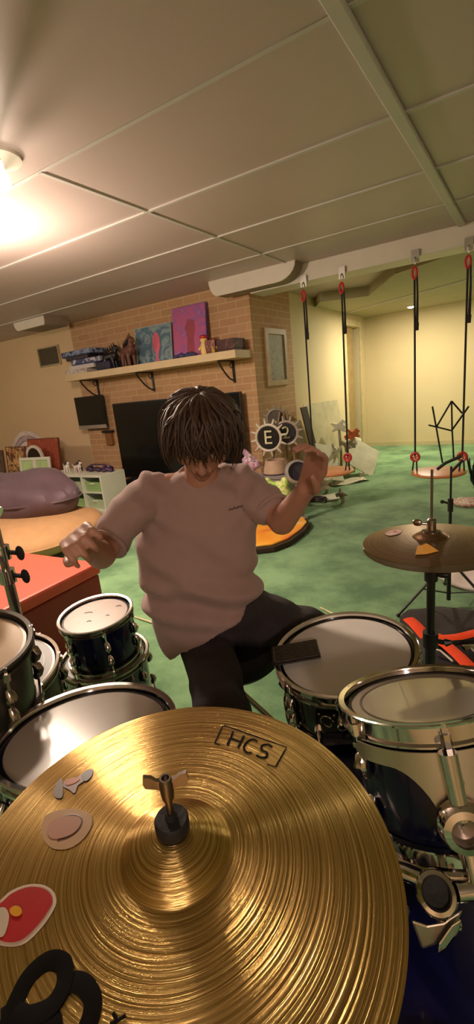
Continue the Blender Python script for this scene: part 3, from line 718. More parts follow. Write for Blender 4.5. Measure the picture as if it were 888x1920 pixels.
for k, (px, py, dz, w_, h, c, rz, lab) in enumerate([(600, 935, 0, .42, .3, 'd8d6c6', .3, 'white paper sheet on the carpet below the left swing'), (480, 955, 0, .4, .3, 'd0c6bc', -.2, 'white paper sheet on the carpet right of the drummer\'s shoulder'), (652, 905, 0, .5, .22, 'c8c4a8', .9, 'pale sheet on the carpet under the square panel')]):
    q = pl(px, py, 2, 0)
    b = MB(); R = []
    for i in range(8):
        R.append([(w_ * (i / 7 - .5), h * (j / 7 - .5), .004 + .012 * (1 + math.sin(i * 1.1 + j * .9 + k))) for j in range(8)])
    n0 = 0
    for r_ in R: b.v.extend(V3(p) for p in r_)
    for i in range(7):
        for j in range(7): b.face([i * 8 + j, (i + 1) * 8 + j, (i + 1) * 8 + j + 1, i * 8 + j + 1])
    o = b.build('paper_sheet', mat('paper_' + c, c, 0.7), origin=(0, 0, 0)); o.location = (q.x, q.y, 0.002); o.rotation_euler = (0, 0, rz)
    sm = o.modifiers.new('t', 'SOLIDIFY'); sm.thickness = .002
    tag(o, lab, 'paper')
cols = ['cfc8b0', 'b8ae96', 'd8d2c0', '8a7c68', 'c8643c', 'e0dac8', '9a8e78', 'bdb8a2']
labs = ['cream crumpled craft piece against the side wall, lowest', 'brownish crumpled craft piece near the boards', 'off-white paper ball before the tall cream board', 'dark grey crumpled piece beneath the left swing', 'orange red paper flower on the heap by the door', 'white crumpled piece topmost on the heap', 'grey crumpled piece beside the orange red flower', 'pale rolled piece at the foot of the square panel']
pos = [(610, 905, 5.0, .07), (590, 915, 4.8, .06), (628, 850, 5.7, .09), (640, 925, 4.6, .05), (660, 815, 6.2, .08), (635, 800, 6.0, .09), (650, 835, 5.9, .08), (680, 890, 5.7, .05)]
for c, l, (px, py, Y, r) in zip(cols, labs, pos):
    q = pl(px, py, 1, Y); 
    if q.z < r: q.z = r
    t = thing('craft_piece', l, 'craft piece', (q.x, Y, 0), 0, 'crumpled craft pieces heaped by the side wall')
    b = MB()
    for k in range(9):
        d_ = V3((random.uniform(-1, 1), random.uniform(-1, 1), random.uniform(-.6, 1))).normalized()
        b.caps((0, 0, q.z), V3((0, 0, q.z)) + d_ * r * 1.3, r * .45, r * .2, 8)
    remesh(b, .014, 1).build('petals', mat('craft_' + c, c, 0.7), t)
    if q.z > r * 1.6:
        MB().path([(0, .02, 0), (.01, .01, q.z * .5), (0, 0, q.z - r * .3)], .018, 8).build('stalk', mat('craft_stalk', 'a29a80', 0.7), t)
for (px, py, w_, h, m_, rz, le, ro, lab_) in [(628, 905, .34, .50, m_wb, 1.15, .55, .25, 'white board leaning low behind the left swing'), (640, 880, .26, .62, m_bd, 1.3, .42, -.12, 'narrow cream board leaning between the plank and the square panel'), (668, 868, .22, .40, m_wb, .9, .5, .35, 'small white board leaning behind the square panel'), (588, 925, .42, .26, mat('grey_board', 'b4ab98', .6), .8, .9, -.1, 'greyish board lying almost flat below the left swing')]:
    q = pl(px, py, 2, .04)
    board('leaning_board', 'board', (q.x, q.y, .03 + abs(math.sin(ro)) * w_ / 2), w_, h, .012, m_, rz, le, lab_, roll=ro)
# dark cable coil
q = pl(603, 938, 2, 0)
b = MB().path([(q.x + .09 * math.cos(a * .5) * (1 + .1 * math.sin(a)), q.y - .1 + .07 * math.sin(a * .5), .015 + .002 * a) for a in range(26)], .011, 8)
tag(b.build('cable_coil', mat('dark_cable', '3a2e30', 0.5)), 'dark coiled cable on the carpet behind the raised hand', 'cable')
# orange floor mat
t = thing('play_mat', 'orange and yellow teardrop play mat with a dark edge on the carpet', 'mat', (-1.85, 3.3, 0), 0)
outl = [pl(x, y, 2, 0) for x, y in ((430, 1045), (480, 1040), (515, 1036), (545, 1024), (570, 1005), (582, 990), (575, 980), (555, 985), (520, 985), (480, 975), (430, 985))]
MB().prism([(p.x + 1.85, p.y - 3.3, 0) for p in outl], (0, 0, .05)).build('edge', mat('mat_edge', '3a2a20', 0.8), t, smooth=False, bevel=.01)
MB().prism([((p.x + 1.85) * .96 - .015, (p.y - 3.3) * .94, .05) for p in outl], (0, 0, .02)).build('top', paint_mat('mat_top', ['d8403a', 'f0982c', 'f4b03a', 'e8d8b8'], 2.2, .6), t, smooth=False, bevel=.008)

# ------------------------------------------------------------------ music stand
mx, my = -.344, 2.56
t = thing('music_stand', 'folding black wire music stand behind the hi-hat', 'music stand', (mx, my, 0))
MB().tube((0, 0, .05), (0, 0, .42), .011).tube((0, 0, .42), (0, 0, .62), .008).build('lower_tube', M_BLACK, t)
MB().tube((0, 0, .6), (0, 0, .80), .0055).build('upper_tube', M_BLACK, t)
b = MB().tube((0, 0, .56), (0, 0, .63), .014).tube((0, 0, .60), (-.035, 0, .61), .006).ell((-.04, 0, .61), (.011, .006, .011), 10); b.build('clamp', M_BLACK, t)
b = MB().tube((0, 0, .26), (0, 0, .31), .017).tube((0, 0, .29), (.04, 0, .29), .005).ell((.045, 0, .29), (.01, .006, .01), 10); b.build('leg_collar', M_BLACK, t)
for k in range(3):
    a = YAW + PI + k * 2 * PI / 3 + .15
    e_ = V3((.30 * math.cos(a), .30 * math.sin(a), .012))
    MB().tube((0, 0, .29), e_, .007).ell(e_, (.012, .012, .01), 10).build('leg', M_BLACK, t)
    m_ = V3((.16 * math.cos(a), .16 * math.sin(a), .145))
    MB().tube((0, 0, .09), m_, .004).build('leg_strut', M_BLACK, t)
def ms(px, py, dy=0.0): 
    q = pl(px, py, 1, my + dy); return q - V3((mx, my, 0))
b = MB()
b.path([ms(819, 880), ms(835, 868), ms(865, 855)], .008, 8).path([ms(845, 885), ms(868, 862)], .007, 8).build('tilt_bracket', M_BLACK, t)
b = MB()
for seg in ([(846, 752), (847, 805), (850, 860)], [(846, 752), (818, 800)], [(846, 752), (866, 775)], [(810, 762), (817, 800), (829, 868)], [(878, 762), (862, 785), (847, 806)]):
    b.path([ms(x, y, .02 * k) for k, (x, y) in enumerate(seg)], .0045, 6)
b.build('desk_rods', M_BLACK, t)
MB().path([ms(803, 797), ms(824, 802), ms(848, 808)], .008, 6, flat=.5).build('page_ledge', M_BLACK, t)

# ------------------------------------------------------------------ blanket, bag, far right clutter
def cloth(name, label, cat, pts, h, m, wr=.02, th=.01):
    cxx = sum(p.x for p in pts) / len(pts); cyy = sum(p.y for p in pts) / len(pts)
    b = MB(); n = len(pts); R = []
    for i, f in enumerate((1.0, .97, .85, .65, .4, .15)):
        ring = []
        for j, p in enumerate(pts):
            x = cxx + (p.x - cxx) * f; y = cyy + (p.y - cyy) * f
            z = 0 if i == 0 else h * (1 - f ** 2) + .012 + wr * (.5 + noise.noise(V3((x * 9, y * 9, 1))))
            ring.append((x, y, max(z, .003) if i else .002))
        R.append(ring)
    b.rings(R); return tag(b.build(name, m, sharp=0), label, cat)
def smooth_loop(pts, n=40):
    out = []; k = len(pts)
    for i in range(n):
        t_ = i * k / n; j = int(t_); f = t_ - j
        p0, p1, p2, p3 = (pts[(j + d_) % k] for d_ in (-1, 0, 1, 2))
        out.append(.5 * ((2 * p1) + (p2 - p0) * f + (2 * p0 - 5 * p1 + 4 * p2 - p3) * f * f + (-p0 + 3 * p1 - 3 * p2 + p3) * f ** 3))
    return out
pts = [pl(x, y, 2, 0) for x, y in ((818, 1080), (840, 1066), (850, 1045), (888, 1035), (960, 1040), (960, 1120), (888, 1110), (850, 1100), (836, 1092))]
cloth('blanket', 'white rumpled cloth on the carpet behind the music stand', 'cloth', smooth_loop(pts, 48), .05, mat('white_cloth', 'dccfc8', 0.8))
t = thing('equipment_bag', 'black bag with orange straps lying behind the snare drum', 'bag', (-.33, 2.1, 0))
pts = smooth_loop([pl(x, y, 2, .05) for x, y in ((748, 1162), (790, 1150), (850, 1150), (920, 1160), (960, 1210), (900, 1262), (830, 1260), (790, 1240))], 44)
cxx = sum(p.x for p in pts) / len(pts); cyy = sum(p.y for p in pts) / len(pts); R = []
for f, z in ((.9, 0), (1.0, .03), (.98, .07), (.85, .10), (.6, .115), (.3, .12), (.05, .118)):
    R.append([(cxx + (p.x - cxx) * f + .33, cyy + (p.y - cyy) * f - 2.1, z + .012 * noise.noise(V3((p.x * f * 8, p.y * f * 8, 3)))) for p in pts])
MB().rings(R).build('bag_body', mat('black_nylon', '2a2024', 0.7, bump=.3), t, sharp=0)
def ribbon(pxs, wd, z, m, nm):
    P = [pl(x, y, 2, z) - V3((-.33, 2.1, 0)) for x, y in pxs]
    MB().path(P, wd, 8, flat=.22, up=(0, 0, 1)).build(nm, m, t)
ribbon([(765, 1160), (775, 1168), (788, 1182), (800, 1196)], .03, .13, M_ORANGE, 'strap')
ribbon([(806, 1188), (830, 1196), (860, 1194), (900, 1184), (930, 1180)], .026, .135, M_ORANGE, 'strap')
ribbon([(806, 1195), (835, 1208), (858, 1228), (880, 1250)], .028, .14, M_ORANGE, 'strap')
MB().path([pl(x, y, 2, .135) - V3((-.33, 2.1, 0)) for x, y in ((800, 1213), (825, 1220), (848, 1240))], .004, 6).build('piping', M_WHITE, t)
MB().path([pl(x, y, 2, .14) - V3((-.33, 2.1, 0)) for x, y in ((868, 1215), (885, 1213), (900, 1225))], .02, 8, flat=.4).build('buckle', M_CHROME2, t)
q = pl(878, 945, 2, 0)
t = thing('toy_car_track', 'red and white flat toy on the carpet at the right edge', 'toy', (q.x, q.y, 0))
MB().lathe([(.001, 0), (.13, 0), (.15, .02), (.14, .035), (.001, .04)], 28).build('base', paint_mat('red_white_toy', ['c83a3a', 'e8dcd0', 'a83038', 'f0e8e0'], 22, 1), t)
q = pl(884, 915, 2, 0)
t = thing('toy_shrub', 'small dark tangled toy standing at the right edge', 'toy', (q.x + .02, q.y + .1, 0))
b = MB()
for k in range(26):
    a = random.uniform(0, 6.28); r_ = random.uniform(.02, .09); h = random.uniform(.12, .36)
    b.path([(0, 0, 0), (r_ * .6 * math.cos(a), r_ * .6 * math.sin(a), h * .5), (r_ * math.cos(a + .5), r_ * math.sin(a + .5), h)], [.012, .01, .006], 6)
b.build('strands', mat('dark_green_plastic', '1c2620', 0.6), t)

# ------------------------------------------------------------------ drums
def drum(name, label, C0, n, r, depth, shell, head, nlug, spin=0.0, hoop=M_CHROME, inner=M_WOODIN, lugm=M_CHROME, film=False, hh=.032, pinstripe=None, bottom=True, longlug=False, root=None, lugpart=True):
    q = nq(n, spin); nn = V3(n).normalized()
    loc = V3(C0) - nn * depth
    t = root or thing(name, label, 'drum', loc, q=q)
    rs = r - .014
    MB().lathe([(rs, .012), (rs, depth - .014), (rs - .002, depth - .01), (rs - .008, depth - .01), (rs - .008, .012)], 72, closed=True).build('shell', [shell], t)
    MB().lathe([(rs - .0085, .014), (rs - .0085, depth - .012)], 72).build('shell_lining', inner, t)
    def hoop_b(z0, up):
        s_ = 1 if up else -1
        pr = [(rs + .002, -hh), (rs + .013, -hh), (rs + .013, -hh + .003), (rs + .006, -hh + .005), (rs + .006, -.004), (rs + .014, -.003), (rs + .0145, .0), (rs + .012, .0015), (rs + .003, 0), (rs + .002, -.004)]
        return MB().lathe([(a, z0 + s_ * c) for a, c in pr], 72, closed=True)
    hoop_b(depth, True).build('hoop', hoop, t)
    hoop_b(0, False).build('hoop', hoop, t)
    zh = depth - .011
    hd = MB().lathe([(.0005, zh + .0005), (rs * .5, zh + .0005), (rs - .004, zh), (rs + .001, zh - .004), (rs + .001, zh - .014)], 72)
    hd.build('drumhead', head, t)
    if pinstripe: MB().lathe([(rs * .80, zh + .0012), (rs * .825, zh + .0012)], 72).build('stripe_ring', pinstripe, t)
    if bottom: MB().lathe([(.0005, .012), (rs + .001, .012)], 48).build('lower_drumhead', head, t)
    for k in range(nlug):
        a = 2 * PI * k / nlug; ca, sa = math.cos(a), math.sin(a)
        def P(rad, z): return V3((rad * ca, rad * sa, z))
        rr = rs + .010
        if longlug:
            b = MB().path([P(rr + .002, .03), P(rr + .005, .05), P(rr + .006, depth * .5), P(rr + .005, depth - .055), P(rr + .002, depth - .035)], [.007, .011, .012, .011, .007], 10)
            b.build('lug', lugm, t)
        else:
            for zz in ((depth - .075, .06) if depth > .15 else (depth * .5,)):
              b = MB()
              if zz != .06 or True:
                b.path([P(rr - .006, zz - .02), P(rr + .001, zz - .012), P(rr + .004, zz), P(rr + .001, zz + .012), P(rr - .006, zz + .02)], [.006, .010, .012, .010, .006], 10)
              b.build('lug', lugm, t)
        b = MB()
        b.tube(P(rr + .001, depth - .07), P(rr + .001, depth - .02), .003, seg=8).path([P(rr + .001, depth - .03), P(rr + .001, depth - .012)], .0075, 6).path([P(rr + .001, depth - .012), P(rr + .001, depth + .001)], .0045, 4)
        b.build('tension_rod', lugm, t)
        b = MB()
        b.tube(P(rr + .001, .07), P(rr + .001, .0), .003, seg=8).path([P(rr + .001, -.001), P(rr + .001, .018)], .0075, 6)
        b.build('tension_rod', lugm, t)
    return t

# snare drum
SN = V3((-.384, 1.021, .618)); SNn = V3((-.082, -.087, .993))
sn = drum('snare_drum', 'black plum snare drum with a white coated head', SN, SNn, .185, .17, M_PLUM, M_COATED, 8, .25)
# silver emblem on the shell side that faces the bass drum
b = MB(); er = .1725
def shell_pt(root, a, z, rr): return V3((rr * math.cos(a), rr * math.sin(a), z))
def to_px(P):
    d_ = V3(P) - CAM; z_ = d_.dot(_v)
    return 444 + F_PX * d_.dot(CR) / z_, 960 - F_PX * d_.dot(CU) / z_
_ms = Matrix.Translation(sn.location) @ sn.rotation_quaternion.to_matrix().to_4x4()
la = min((k * .02 for k in range(314)), key=lambda a_: abs(to_px(_ms @ V3((er * math.cos(a_), er * math.sin(a_), .1)))[0] - 612) + (999 if (_ms.to_3x3() @ V3((math.cos(a_), math.sin(a_), 0))).dot(CAM - SN) < 0 else 0))
for (a0, a1, r_, zc_) in ((0.2, 3.6, .016, .09), (3.4, 6.4, .009, .085)):
    b.path([shell_pt(sn, la + (r_ * math.cos(a0 + (a1 - a0) * k / 12)) / er, zc_ + r_ * math.sin(a0 + (a1 - a0) * k / 12), er) for k in range(13)], .0018, 6)
b.ell(shell_pt(sn, la + .02 / er, .112, er), (.003, .003, .003), 8)
b.ell(shell_pt(sn, la - .018 / er, .108, er), (.003, .003, .003), 8)
tag(b.build('emblem', M_CHROME, sn), 'small silver swirl emblem')
q = nq(SNn)
# folded wallet used as a damper
pc = pl(557, 1221, 2, .624)
t = thing('wallet', 'dark brown wallet lying on the snare drumhead as a damper', 'wallet', (0, 0, 0))
t.rotation_mode = 'QUATERNION'; t.location = SN + (pl(557, 1221, 2, .615) - SN); 
pw0 = pl(518, 1226, 2, .62); pw1 = pl(598, 1220, 2, .62); ang = math.atan2((pw1 - pw0).y, (pw1 - pw0).x)
dd = t.location - SN; t.location.z = SN.z - (dd.x * SNn.x + dd.y * SNn.y) / SNn.z + .001
t.rotation_quaternion = nq(SNn) @ Quaternion((0, 0, 1), ang)
ML = mat('brown_leather', '2e2218', 0.5, var=.2, scale=30, bump=.3, bscale=120)
MB().box((-.058, -.036, 0), (.058, .036, .006)).build('lower_flap', ML, t, smooth=False, bevel=.003)
MB().box((-.058, -.036, .0075), (.058, .036, .014)).build('upper_flap', ML, t, smooth=False, bevel=.003)
MB().path([(-.056, -.034, .007), (-.061, -.034, .007), (-.061, .034, .007), (-.056, .034, .007)], .0068, 8).build('fold', ML, t)
# snare stand
t = thing('snare_stand', 'chrome stand carrying the black plum snare drum', 'drum stand', (SN.x, SN.y, 0))
zb = .618 - .17 - .035
MB().tube((0, 0, .12), (0, 0, zb - .03), .013).build('tube', M_CHROME2, t)
for k in range(3):
    a = k * 2 * PI / 3 + 2.02
    ex, ey = .165 * math.cos(a), .165 * math.sin(a)
    zz = SN.z - (SNn.x * ex + SNn.y * ey) / SNn.z - .172
    MB().path([(0, 0, zb - .04), (ex * .5, ey * .5, zz - .045), (ex, ey, zz - .025), (ex * 1.12, ey * 1.12, zz - .012), (ex * 1.14, ey * 1.14, zz + .012)], .007, 8).build('arm', M_CHROME2, t)
    MB().tube((0, 0, .22), (.2 * math.cos(a), .2 * math.sin(a), .012), .008).ell((.2 * math.cos(a), .2 * math.sin(a), .012), (.014, .014, .012), 10).build('leg', M_CHROME2, t)

# right rack tom on its suspension mount
TR = V3((-.134, .708, .780)); TRn = V3((-.246, .227, .942))
tr = drum('rack_tom', 'dark blue rack tom at the right with a clear head and chrome mount', TR, TRn, .140, .205, M_BLUE, M_FILM, 6, .95, pinstripe=mat('grey_stripe', '6e6058', .3), longlug=False)
# chrome suspension plate: a curved band under the hoop that widens towards the bracket (facing the camera)
qi = nq(TRn, .95).inverted()
cdir = qi @ (CAM - TR); ac = math.atan2(cdir.y, cdir.x)
b = MB(); RR = .1415
def plate(a_from, a_to, topz, botz, rr, th=.0025, n=40):
    P0 = []; 
    for i in range(n + 1):
        u = i / n; a = a_from + (a_to - a_from) * u
        P0.append((a, topz(u), botz(u)))
    Rg = []
    for a, zt, zb_ in P0:
        ca, sa = math.cos(a), math.sin(a)
        Rg.append([(rr * ca, rr * sa, zb_), ((rr + th) * ca, (rr + th) * sa, zb_), ((rr + th) * ca, (rr + th) * sa, zt), (rr * ca, rr * sa, zt)])
    return MB().rings(Rg)
D_ = .205
def botf(u):
    base = .022 if u > .03 else .012
    s_ = max(0, min(1, (u - .22) / .22)); s_ = 1 - math.sqrt(max(0, 1 - s_ * s_))
    return D_ - .036 - base - .125 * s_
plate(ac - .95, ac + 1.25, lambda u: D_ - .034 - (.008 if u < .03 else 0), botf, RR).build('suspension_plate', M_PLATE, tr)
# tube lug and round boss on the plate
al = ac + .11
ca, sa = math.cos(al), math.sin(al)
MB().path([(.152 * ca, .152 * sa, D_ - .03), (.154 * ca, .154 * sa, D_ - .08), (.155 * ca, .155 * sa, D_ - .115)], [.0125, .0115, .012], 16).build('mount_tube', M_CHROME, tr)
Mx = basis(V3((.150 * ca, .150 * sa, D_ - .125)), V3((-sa, ca, 0)), V3((0, 0, 1)), V3((ca, sa, 0)))
MB().lathe([(.017, .0), (.034, 0), (.034, .012), (.028, .022), (.019, .024), (.017, .018)], 32, Mx, closed=True).build('mount_ring', M_CHROME, tr)
MB().lathe([(.001, .004), (.018, .006)], 24, Mx).build('mount_pad', M_STEEL, tr)
MB().path([(.16 * ca, .16 * sa, D_ - .15), (.17 * ca, .17 * sa, D_ - .2), (.172 * ca, .172 * sa, D_ - .26)], .01, 12).build('mount_rod', M_CHROME, tr)
# left rack tom
TL = V3((-.691, .456, .701)); TLn = V3((-.05, .108, .993))
tl = drum('rack_tom', 'large rack tom at the left with a shiny clear head', TL, TLn, .170, .20, M_BLUE, M_FILM, 6, .3, hh=.02)

# bass drum
BC = V3((-.187, .583, .275)); bd = V3((-.43, .9, 0)).normalized(); BL = .50; BR = .252
bz = -bd
qb = bz.to_track_quat('Z', 'Y')
t = bass = thing('bass_drum', 'navy bass drum under the rack toms', 'drum', BC, q=qb)
hl = BL / 2
MB().lathe([(BR, -hl), (BR, hl), (BR - .008, hl), (BR - .008, -hl)], 96, closed=True).build('shell', M_NAVY, t)
for s_ in (-1, 1):
    z0 = s_ * hl
    MB().lathe([(BR + .004, z0 - .02), (BR + .02, z0 - .02), (BR + .022, z0), (BR + .02, z0 + .02), (BR + .004, z0 + .02)], 96, closed=True).build('hoop', M_BLUE, t)
    MB().lathe([(.001, z0 + s_ * .006), (BR - .01, z0 + s_ * .005), (BR + .003, z0)], 96).build('drumhead', mat('black_front_head', '161518', .3) if s_ > 0 else M_COATED, t)
for k in range(8):
    a = 2 * PI * (k + .32) / 8; ca, sa = math.cos(a), math.sin(a)
    for s_ in (-1, 1):
        b = MB().path([((BR + .004) * ca, (BR + .004) * sa, s_ * (hl - .13)), ((BR + .014) * ca, (BR + .014) * sa, s_ * (hl - .105)), ((BR + .004) * ca, (BR + .004) * sa, s_ * (hl - .08))], [.007, .013, .007], 10)
        b.build('lug', M_CHROME, t)
        MB().tube(((BR + .016) * ca, (BR + .016) * sa, s_ * (hl - .12)), ((BR + .03) * ca, (BR + .03) * sa, s_ * (hl + .012)), .004, seg=8).path([((BR + .03) * ca, (BR + .03) * sa, s_ * (hl + .012)), ((BR + .03) * ca, (BR + .03) * sa, s_ * (hl + .03))], .008, 8).path([((BR + .018) * ca, (BR + .018) * sa, s_ * (hl + .021)), ((BR + .032) * ca, (BR + .032) * sa, s_ * (hl + .021))], .009, 8).build('tension_claw', M_CHROME, t)
for s_ in (-1, 1):
    side = V3((0, 0, 1)).cross(bd).normalized() * s_
    p0 = BC - bd * .08 + side * (BR + .005) + V3((0, 0, -.08)); p1 = V3((p0.x, p0.y, 0.012)) + side * .14 - bd * .14
    MB().tube(p0, p1, .008).ell(p1, (.013, .013, .012), 10).build('spur', M_CHROME2, t, world=True)
# double tom holder on the bass drum
hp = BC + V3((0, 0, BR + .002)) - bd * .09
t = thing('tom_holder', 'chrome double tom holder on top of the bass drum', 'tom holder', hp)
MB().box((-.035, -.025, 0), (.035, .025, .016)).build('base_plate', M_CHROME, t, smooth=False, bevel=.006)
MB().tube((0, 0, .014), (0, 0, .12), .013).build('post', M_CHROME, t)
MB().lathe([(.013, .07), (.024, .072), (.026, .09), (.024, .108), (.013, .11)], 24).build('collar', M_CHROME, t)
ringc = dep(818, 1675, .60)
rc = ringc - hp
MB().path([(0, 0, .10), rc * .5 + V3((0, 0, .06)), rc + V3((-.02, .01, .0))], .011, 12).build('right_arm', M_CHROME, t)
vd = (CAM - ringc).normalized(); rx = RH; ry = vd.cross(rx).normalized()
Mx = basis(rc, rx, ry, vd)
MB().lathe([(.0165, -.004), (.025, -.006), (.0265, .003), (.024, .010), (.019, .012), (.0165, .008)], 36, Mx, closed=True).build('clamp_ring', M_CHROME, t)
MB().lathe([(.0005, .002), (.017, .003)], 30, Mx).build('clamp_insert', M_RUBBER, t)
MB().path([rc + RH * .025 - ZZ * .0, rc + RH * .08, rc + RH * .16 + FH * .03], .0125, 14).build('clamp_tube', M_CHROME, t)
pp = [dep(x, y, .60) - hp for x, y in ((770, 1725), (790, 1780), (815, 1772), (850, 1745), (868, 1705), (830, 1730), (800, 1735))]
MB().prism(pp, vd * -.02).build('clamp_bracket', M_PLATE, t, smooth=False, bevel=.003)
pw = [dep(x, y, .59) - hp for x, y in ((822, 1770), (846, 1735), (866, 1722), (858, 1750), (836, 1780), (820, 1790))]
MB().prism(pw, vd * -.008).build('wing_bolt', M_CHROME, t, smooth=False, bevel=.002)
MB().path([rc - ZZ * .01, rc - ZZ * .05 + RH * .01, rc - ZZ * .06 + RH * .03], [.012, .009, .007], 10).build('drum_key_screw', M_CHROME, t)
rl = TL + V3((.15, .02, -.12)) - hp
MB().path([(0, 0, .09), rl * .4 + V3((0, 0, .08)), rl + V3((.02, 0, 0))], .011, 12).build('left_arm', M_CHROME, t)

# ------------------------------------------------------------------ hi-hat
HC = V3((-.215, 1.262, .858))
t = thing('hi_hat_stand', 'black hi-hat stand with a tall rod behind the snare drum', 'cymbal stand', (HC.x, HC.y, 0))
MB().tube((0, 0, .05), (0, 0, .56), .0155).build('lower_tube', M_BLACK, t)
MB().tube((0, 0, .56), (0, 0, .80), .0115).build('upper_tube', M_BLACK, t)
MB().tube((0, 0, .80), (0, 0, 1.045), .0035).build('pull_rod', M_STEEL, t)
b = MB().tube((0, 0, .53), (0, 0, .575), .021).tube((0, 0, .55), (.04, .0, .55), .007).path([(.04, 0, .55), (.055, .0, .555)], [.012, .006], 8); b.build('height_clamp', M_BLACK, t)
b = MB().tube((0, 0, .735), (0, 0, .77), .018).ell((.03, 0, .755), (.02, .008, .009), 12); b.build('memory_clamp', M_BLACK, t)
b = MB().lathe([(.001, .80), (.03, .80), (.03, .808), (.02, .812), (.001, .812)], 24); b.build('bottom_seat', M_BLACK, t)
b = MB().lathe([(.004, .872), (.024, .872), (.024, .879), (.012, .882), (.012, .91), (.009, .914), (.004, .914)], 24).tube((0, 0, .898), (-.03, -.01, .90), .004).ell((-.034, -.01, .902), (.014, .006, .01), 12); b.build('clutch', M_CHROME2, t)
for k in range(3):
    a = k * 2 * PI / 3 + 1.35
    MB().tube((0, 0, .33), (.27 * math.cos(a), .27 * math.sin(a), .012), .009).ell((.27 * math.cos(a), .27 * math.sin(a), .012), (.015, .015, .012), 10).build('leg', M_BLACK, t)
fd = (V3((-.7, 1.15, 0)) - V3((HC.x, HC.y, 0))).normalized()
Mx = basis(V3((0, 0, .03)), fd, ZZ.cross(fd), ZZ)
MB().box((.03, -.045, 0), (.30, .045, .012), Mx).build('footboard', M_CHROME2, t, smooth=False, bevel=.004)
def cymbal_prof(r, bell_r, bell_h, drop, n=90, rip=0.0, th=.0012):
    top = []
    for i in range(n + 1):
        x = .006 + (r - .006) * i / n
        top.append((x, cym_z(x, r, bell_r, bell_h, drop) + (rip * math.sin(x * 1700 + 4 * math.sin(x * 170)) * (1 if x > bell_r * 1.1 else .4))))
    bot = [(x, z - th) for x, z in top[::-1]]
    return top + bot
def cym_z(x, r, bell_r, bell_h, drop):
    if x < bell_r:
        u = x / bell_r; zz = bell_h * (1 - u ** 2.4) + drop
        return zz
    u = (x - bell_r) / (r - bell_r)
    return drop * (1 - u ** 1.35)
for (nm, z0, flip, lab_) in ((0, .83, True, 'lower bronze hi-hat cymbal turned upside down under the top one'), (1, .838, False, 'upper dark bronze hi-hat cymbal on the black stand')):
    q = nq((-.02, .01, 1)) if not flip else nq((-.02, .01, 1))
    t = thing('hi_hat_cymbal', lab_, 'cymbal', (HC.x, HC.y, z0 + (.008 if not flip else 0)), q=q, group=None)
    pr = cymbal_prof(.178, .045, .018, .016, 50)
    if flip: pr = [(x, -z) for x, z in pr]
    MB().lathe(pr, 96, closed=True).build('plate', M_BRONZE, t)
    if not flip:
        def on_cym(px, py):
            p = pl(px, py, 2, t.location.z + .01); l = p - t.location; rr = math.hypot(l.x, l.y)
            return V3((l.x, l.y, cym_z(rr, .178, .045, .018, .016) + .0012))
        tag(MB().prism([on_cym(x, y) for x, y in ((782, 1028), (800, 1024), (822, 1036), (800, 1040), (778, 1040))], (0, 0, .0006)).build('sticker', mat('orange_yellow_sticker', 'e0a040', .4), t, smooth=False), 'small orange yellow sticker')
        tag(MB().prism(smooth_loop([on_cym(x, y) for x, y in ((722, 997), (738, 990), (752, 994), (748, 1002), (730, 1004))], 18), (0, 0, .0006)).build('sticker', paint_mat('red_white_sticker', ['b8544c', 'e0c8c0', 'a84840'], 60, 1), t, smooth=False), 'faded red and white oval sticker')

# ------------------------------------------------------------------ drums of the left side
st_ = drum('practice_tom', 'small deep blue tom stacked on another drum at the left', V3((-1.304, .99, .566)), (.02, -.08, .997), .135, .19, M_BLUE, mat('worn_tan_head', 'a88c7c', .4, var=.08, scale=14), 6, .5, hoop=M_CHROME2, hh=.022)
b = MB()
for (x, y, l) in ((-.05, .02, .03), (.06, .05, .02), (-.02, -.04, .015), (.04, -.01, .012)): b.path([(x, y, .1805), (x + l * .5, y + .006, .1805), (x + l, y, .1805)], .002, 6, flat=.3)
tag(b.build('head_scuffs', mat('scuff_brown', '8a6a5c', .6), st_), 'brown scuff marks')
drum('floor_tom', 'wide dark drum with a grey rim under the small blue tom', V3((-1.372, 1.045, .345)), (.02, -.03, .999), .172, .24, M_PLUM, mat('grey_head', '6c665f', .45), 8, .2, hoop=M_CHROME2, hh=.024, lugm=M_CHROME2)
for k in range(3): pass
t = thing('drum_riser', 'low black round riser under the wide dark drum', 'riser', (-1.375, 1.05, 0))
MB().lathe([(.001, 0), (.14, 0), (.14, .10), (.001, .10)], 40).build('block', M_BLACK, t, sharp=30)
drum('floor_tom', 'dark grey drum with a plain tan head at the left edge', V3((-.983, .395, .842)), (.149, -.007, .989), .148, .18, M_GREYSHELL, mat('tan_head', 'd6ae7c', .5, var=.06), 6, .1, hoop=M_GREYSHELL, hh=.02, lugm=M_CHROME2)
rg = drum('floor_tom', 'wide low drum with a ringed grey head behind the tan-headed drum', V3((-1.258, .574, .599)), (.1, -.06, .99), .185, .30, M_GREYSHELL, mat('smoky_grey_head', '57524f', .45), 8, .15, hoop=M_CHROME2, hh=.024, lugm=M_CHROME2, pinstripe=mat('dark_ring', '3d3936', .4))
MB().lathe([(.10, .2915), (.108, .2915)], 60).build('stripe_ring', mat('dark_ring', '3d3936', .4), rg)
for k in range(3):
    a = k * 2 * PI / 3 + .5
    MB().tube((.19 * math.cos(a), .19 * math.sin(a), .2), (.20 * math.cos(a), .20 * math.sin(a), -.28), .006).build('leg', M_CHROME2, rg)
# drum stand under the tan-headed drum
t = thing('drum_stand', 'worn chrome stand under the tan-headed drum', 'drum stand', (-1.0, .40, 0))
MB().tube((0, 0, .06), (0, 0, .60), .013).build('tube', M_CHROME2, t)
for k in range(3):
    a = k * 2 * PI / 3 + .2
    MB().path([(0, 0, .585), (.07 * math.cos(a), .07 * math.sin(a), .60), (.14 * math.cos(a), .14 * math.sin(a), .625 - .02 * math.cos(a))], .007, 8).build('arm', M_CHROME2, t)
    MB().tube((0, 0, .3), (.24 * math.cos(a), .24 * math.sin(a), .012), .008).build('leg', M_CHROME2, t)
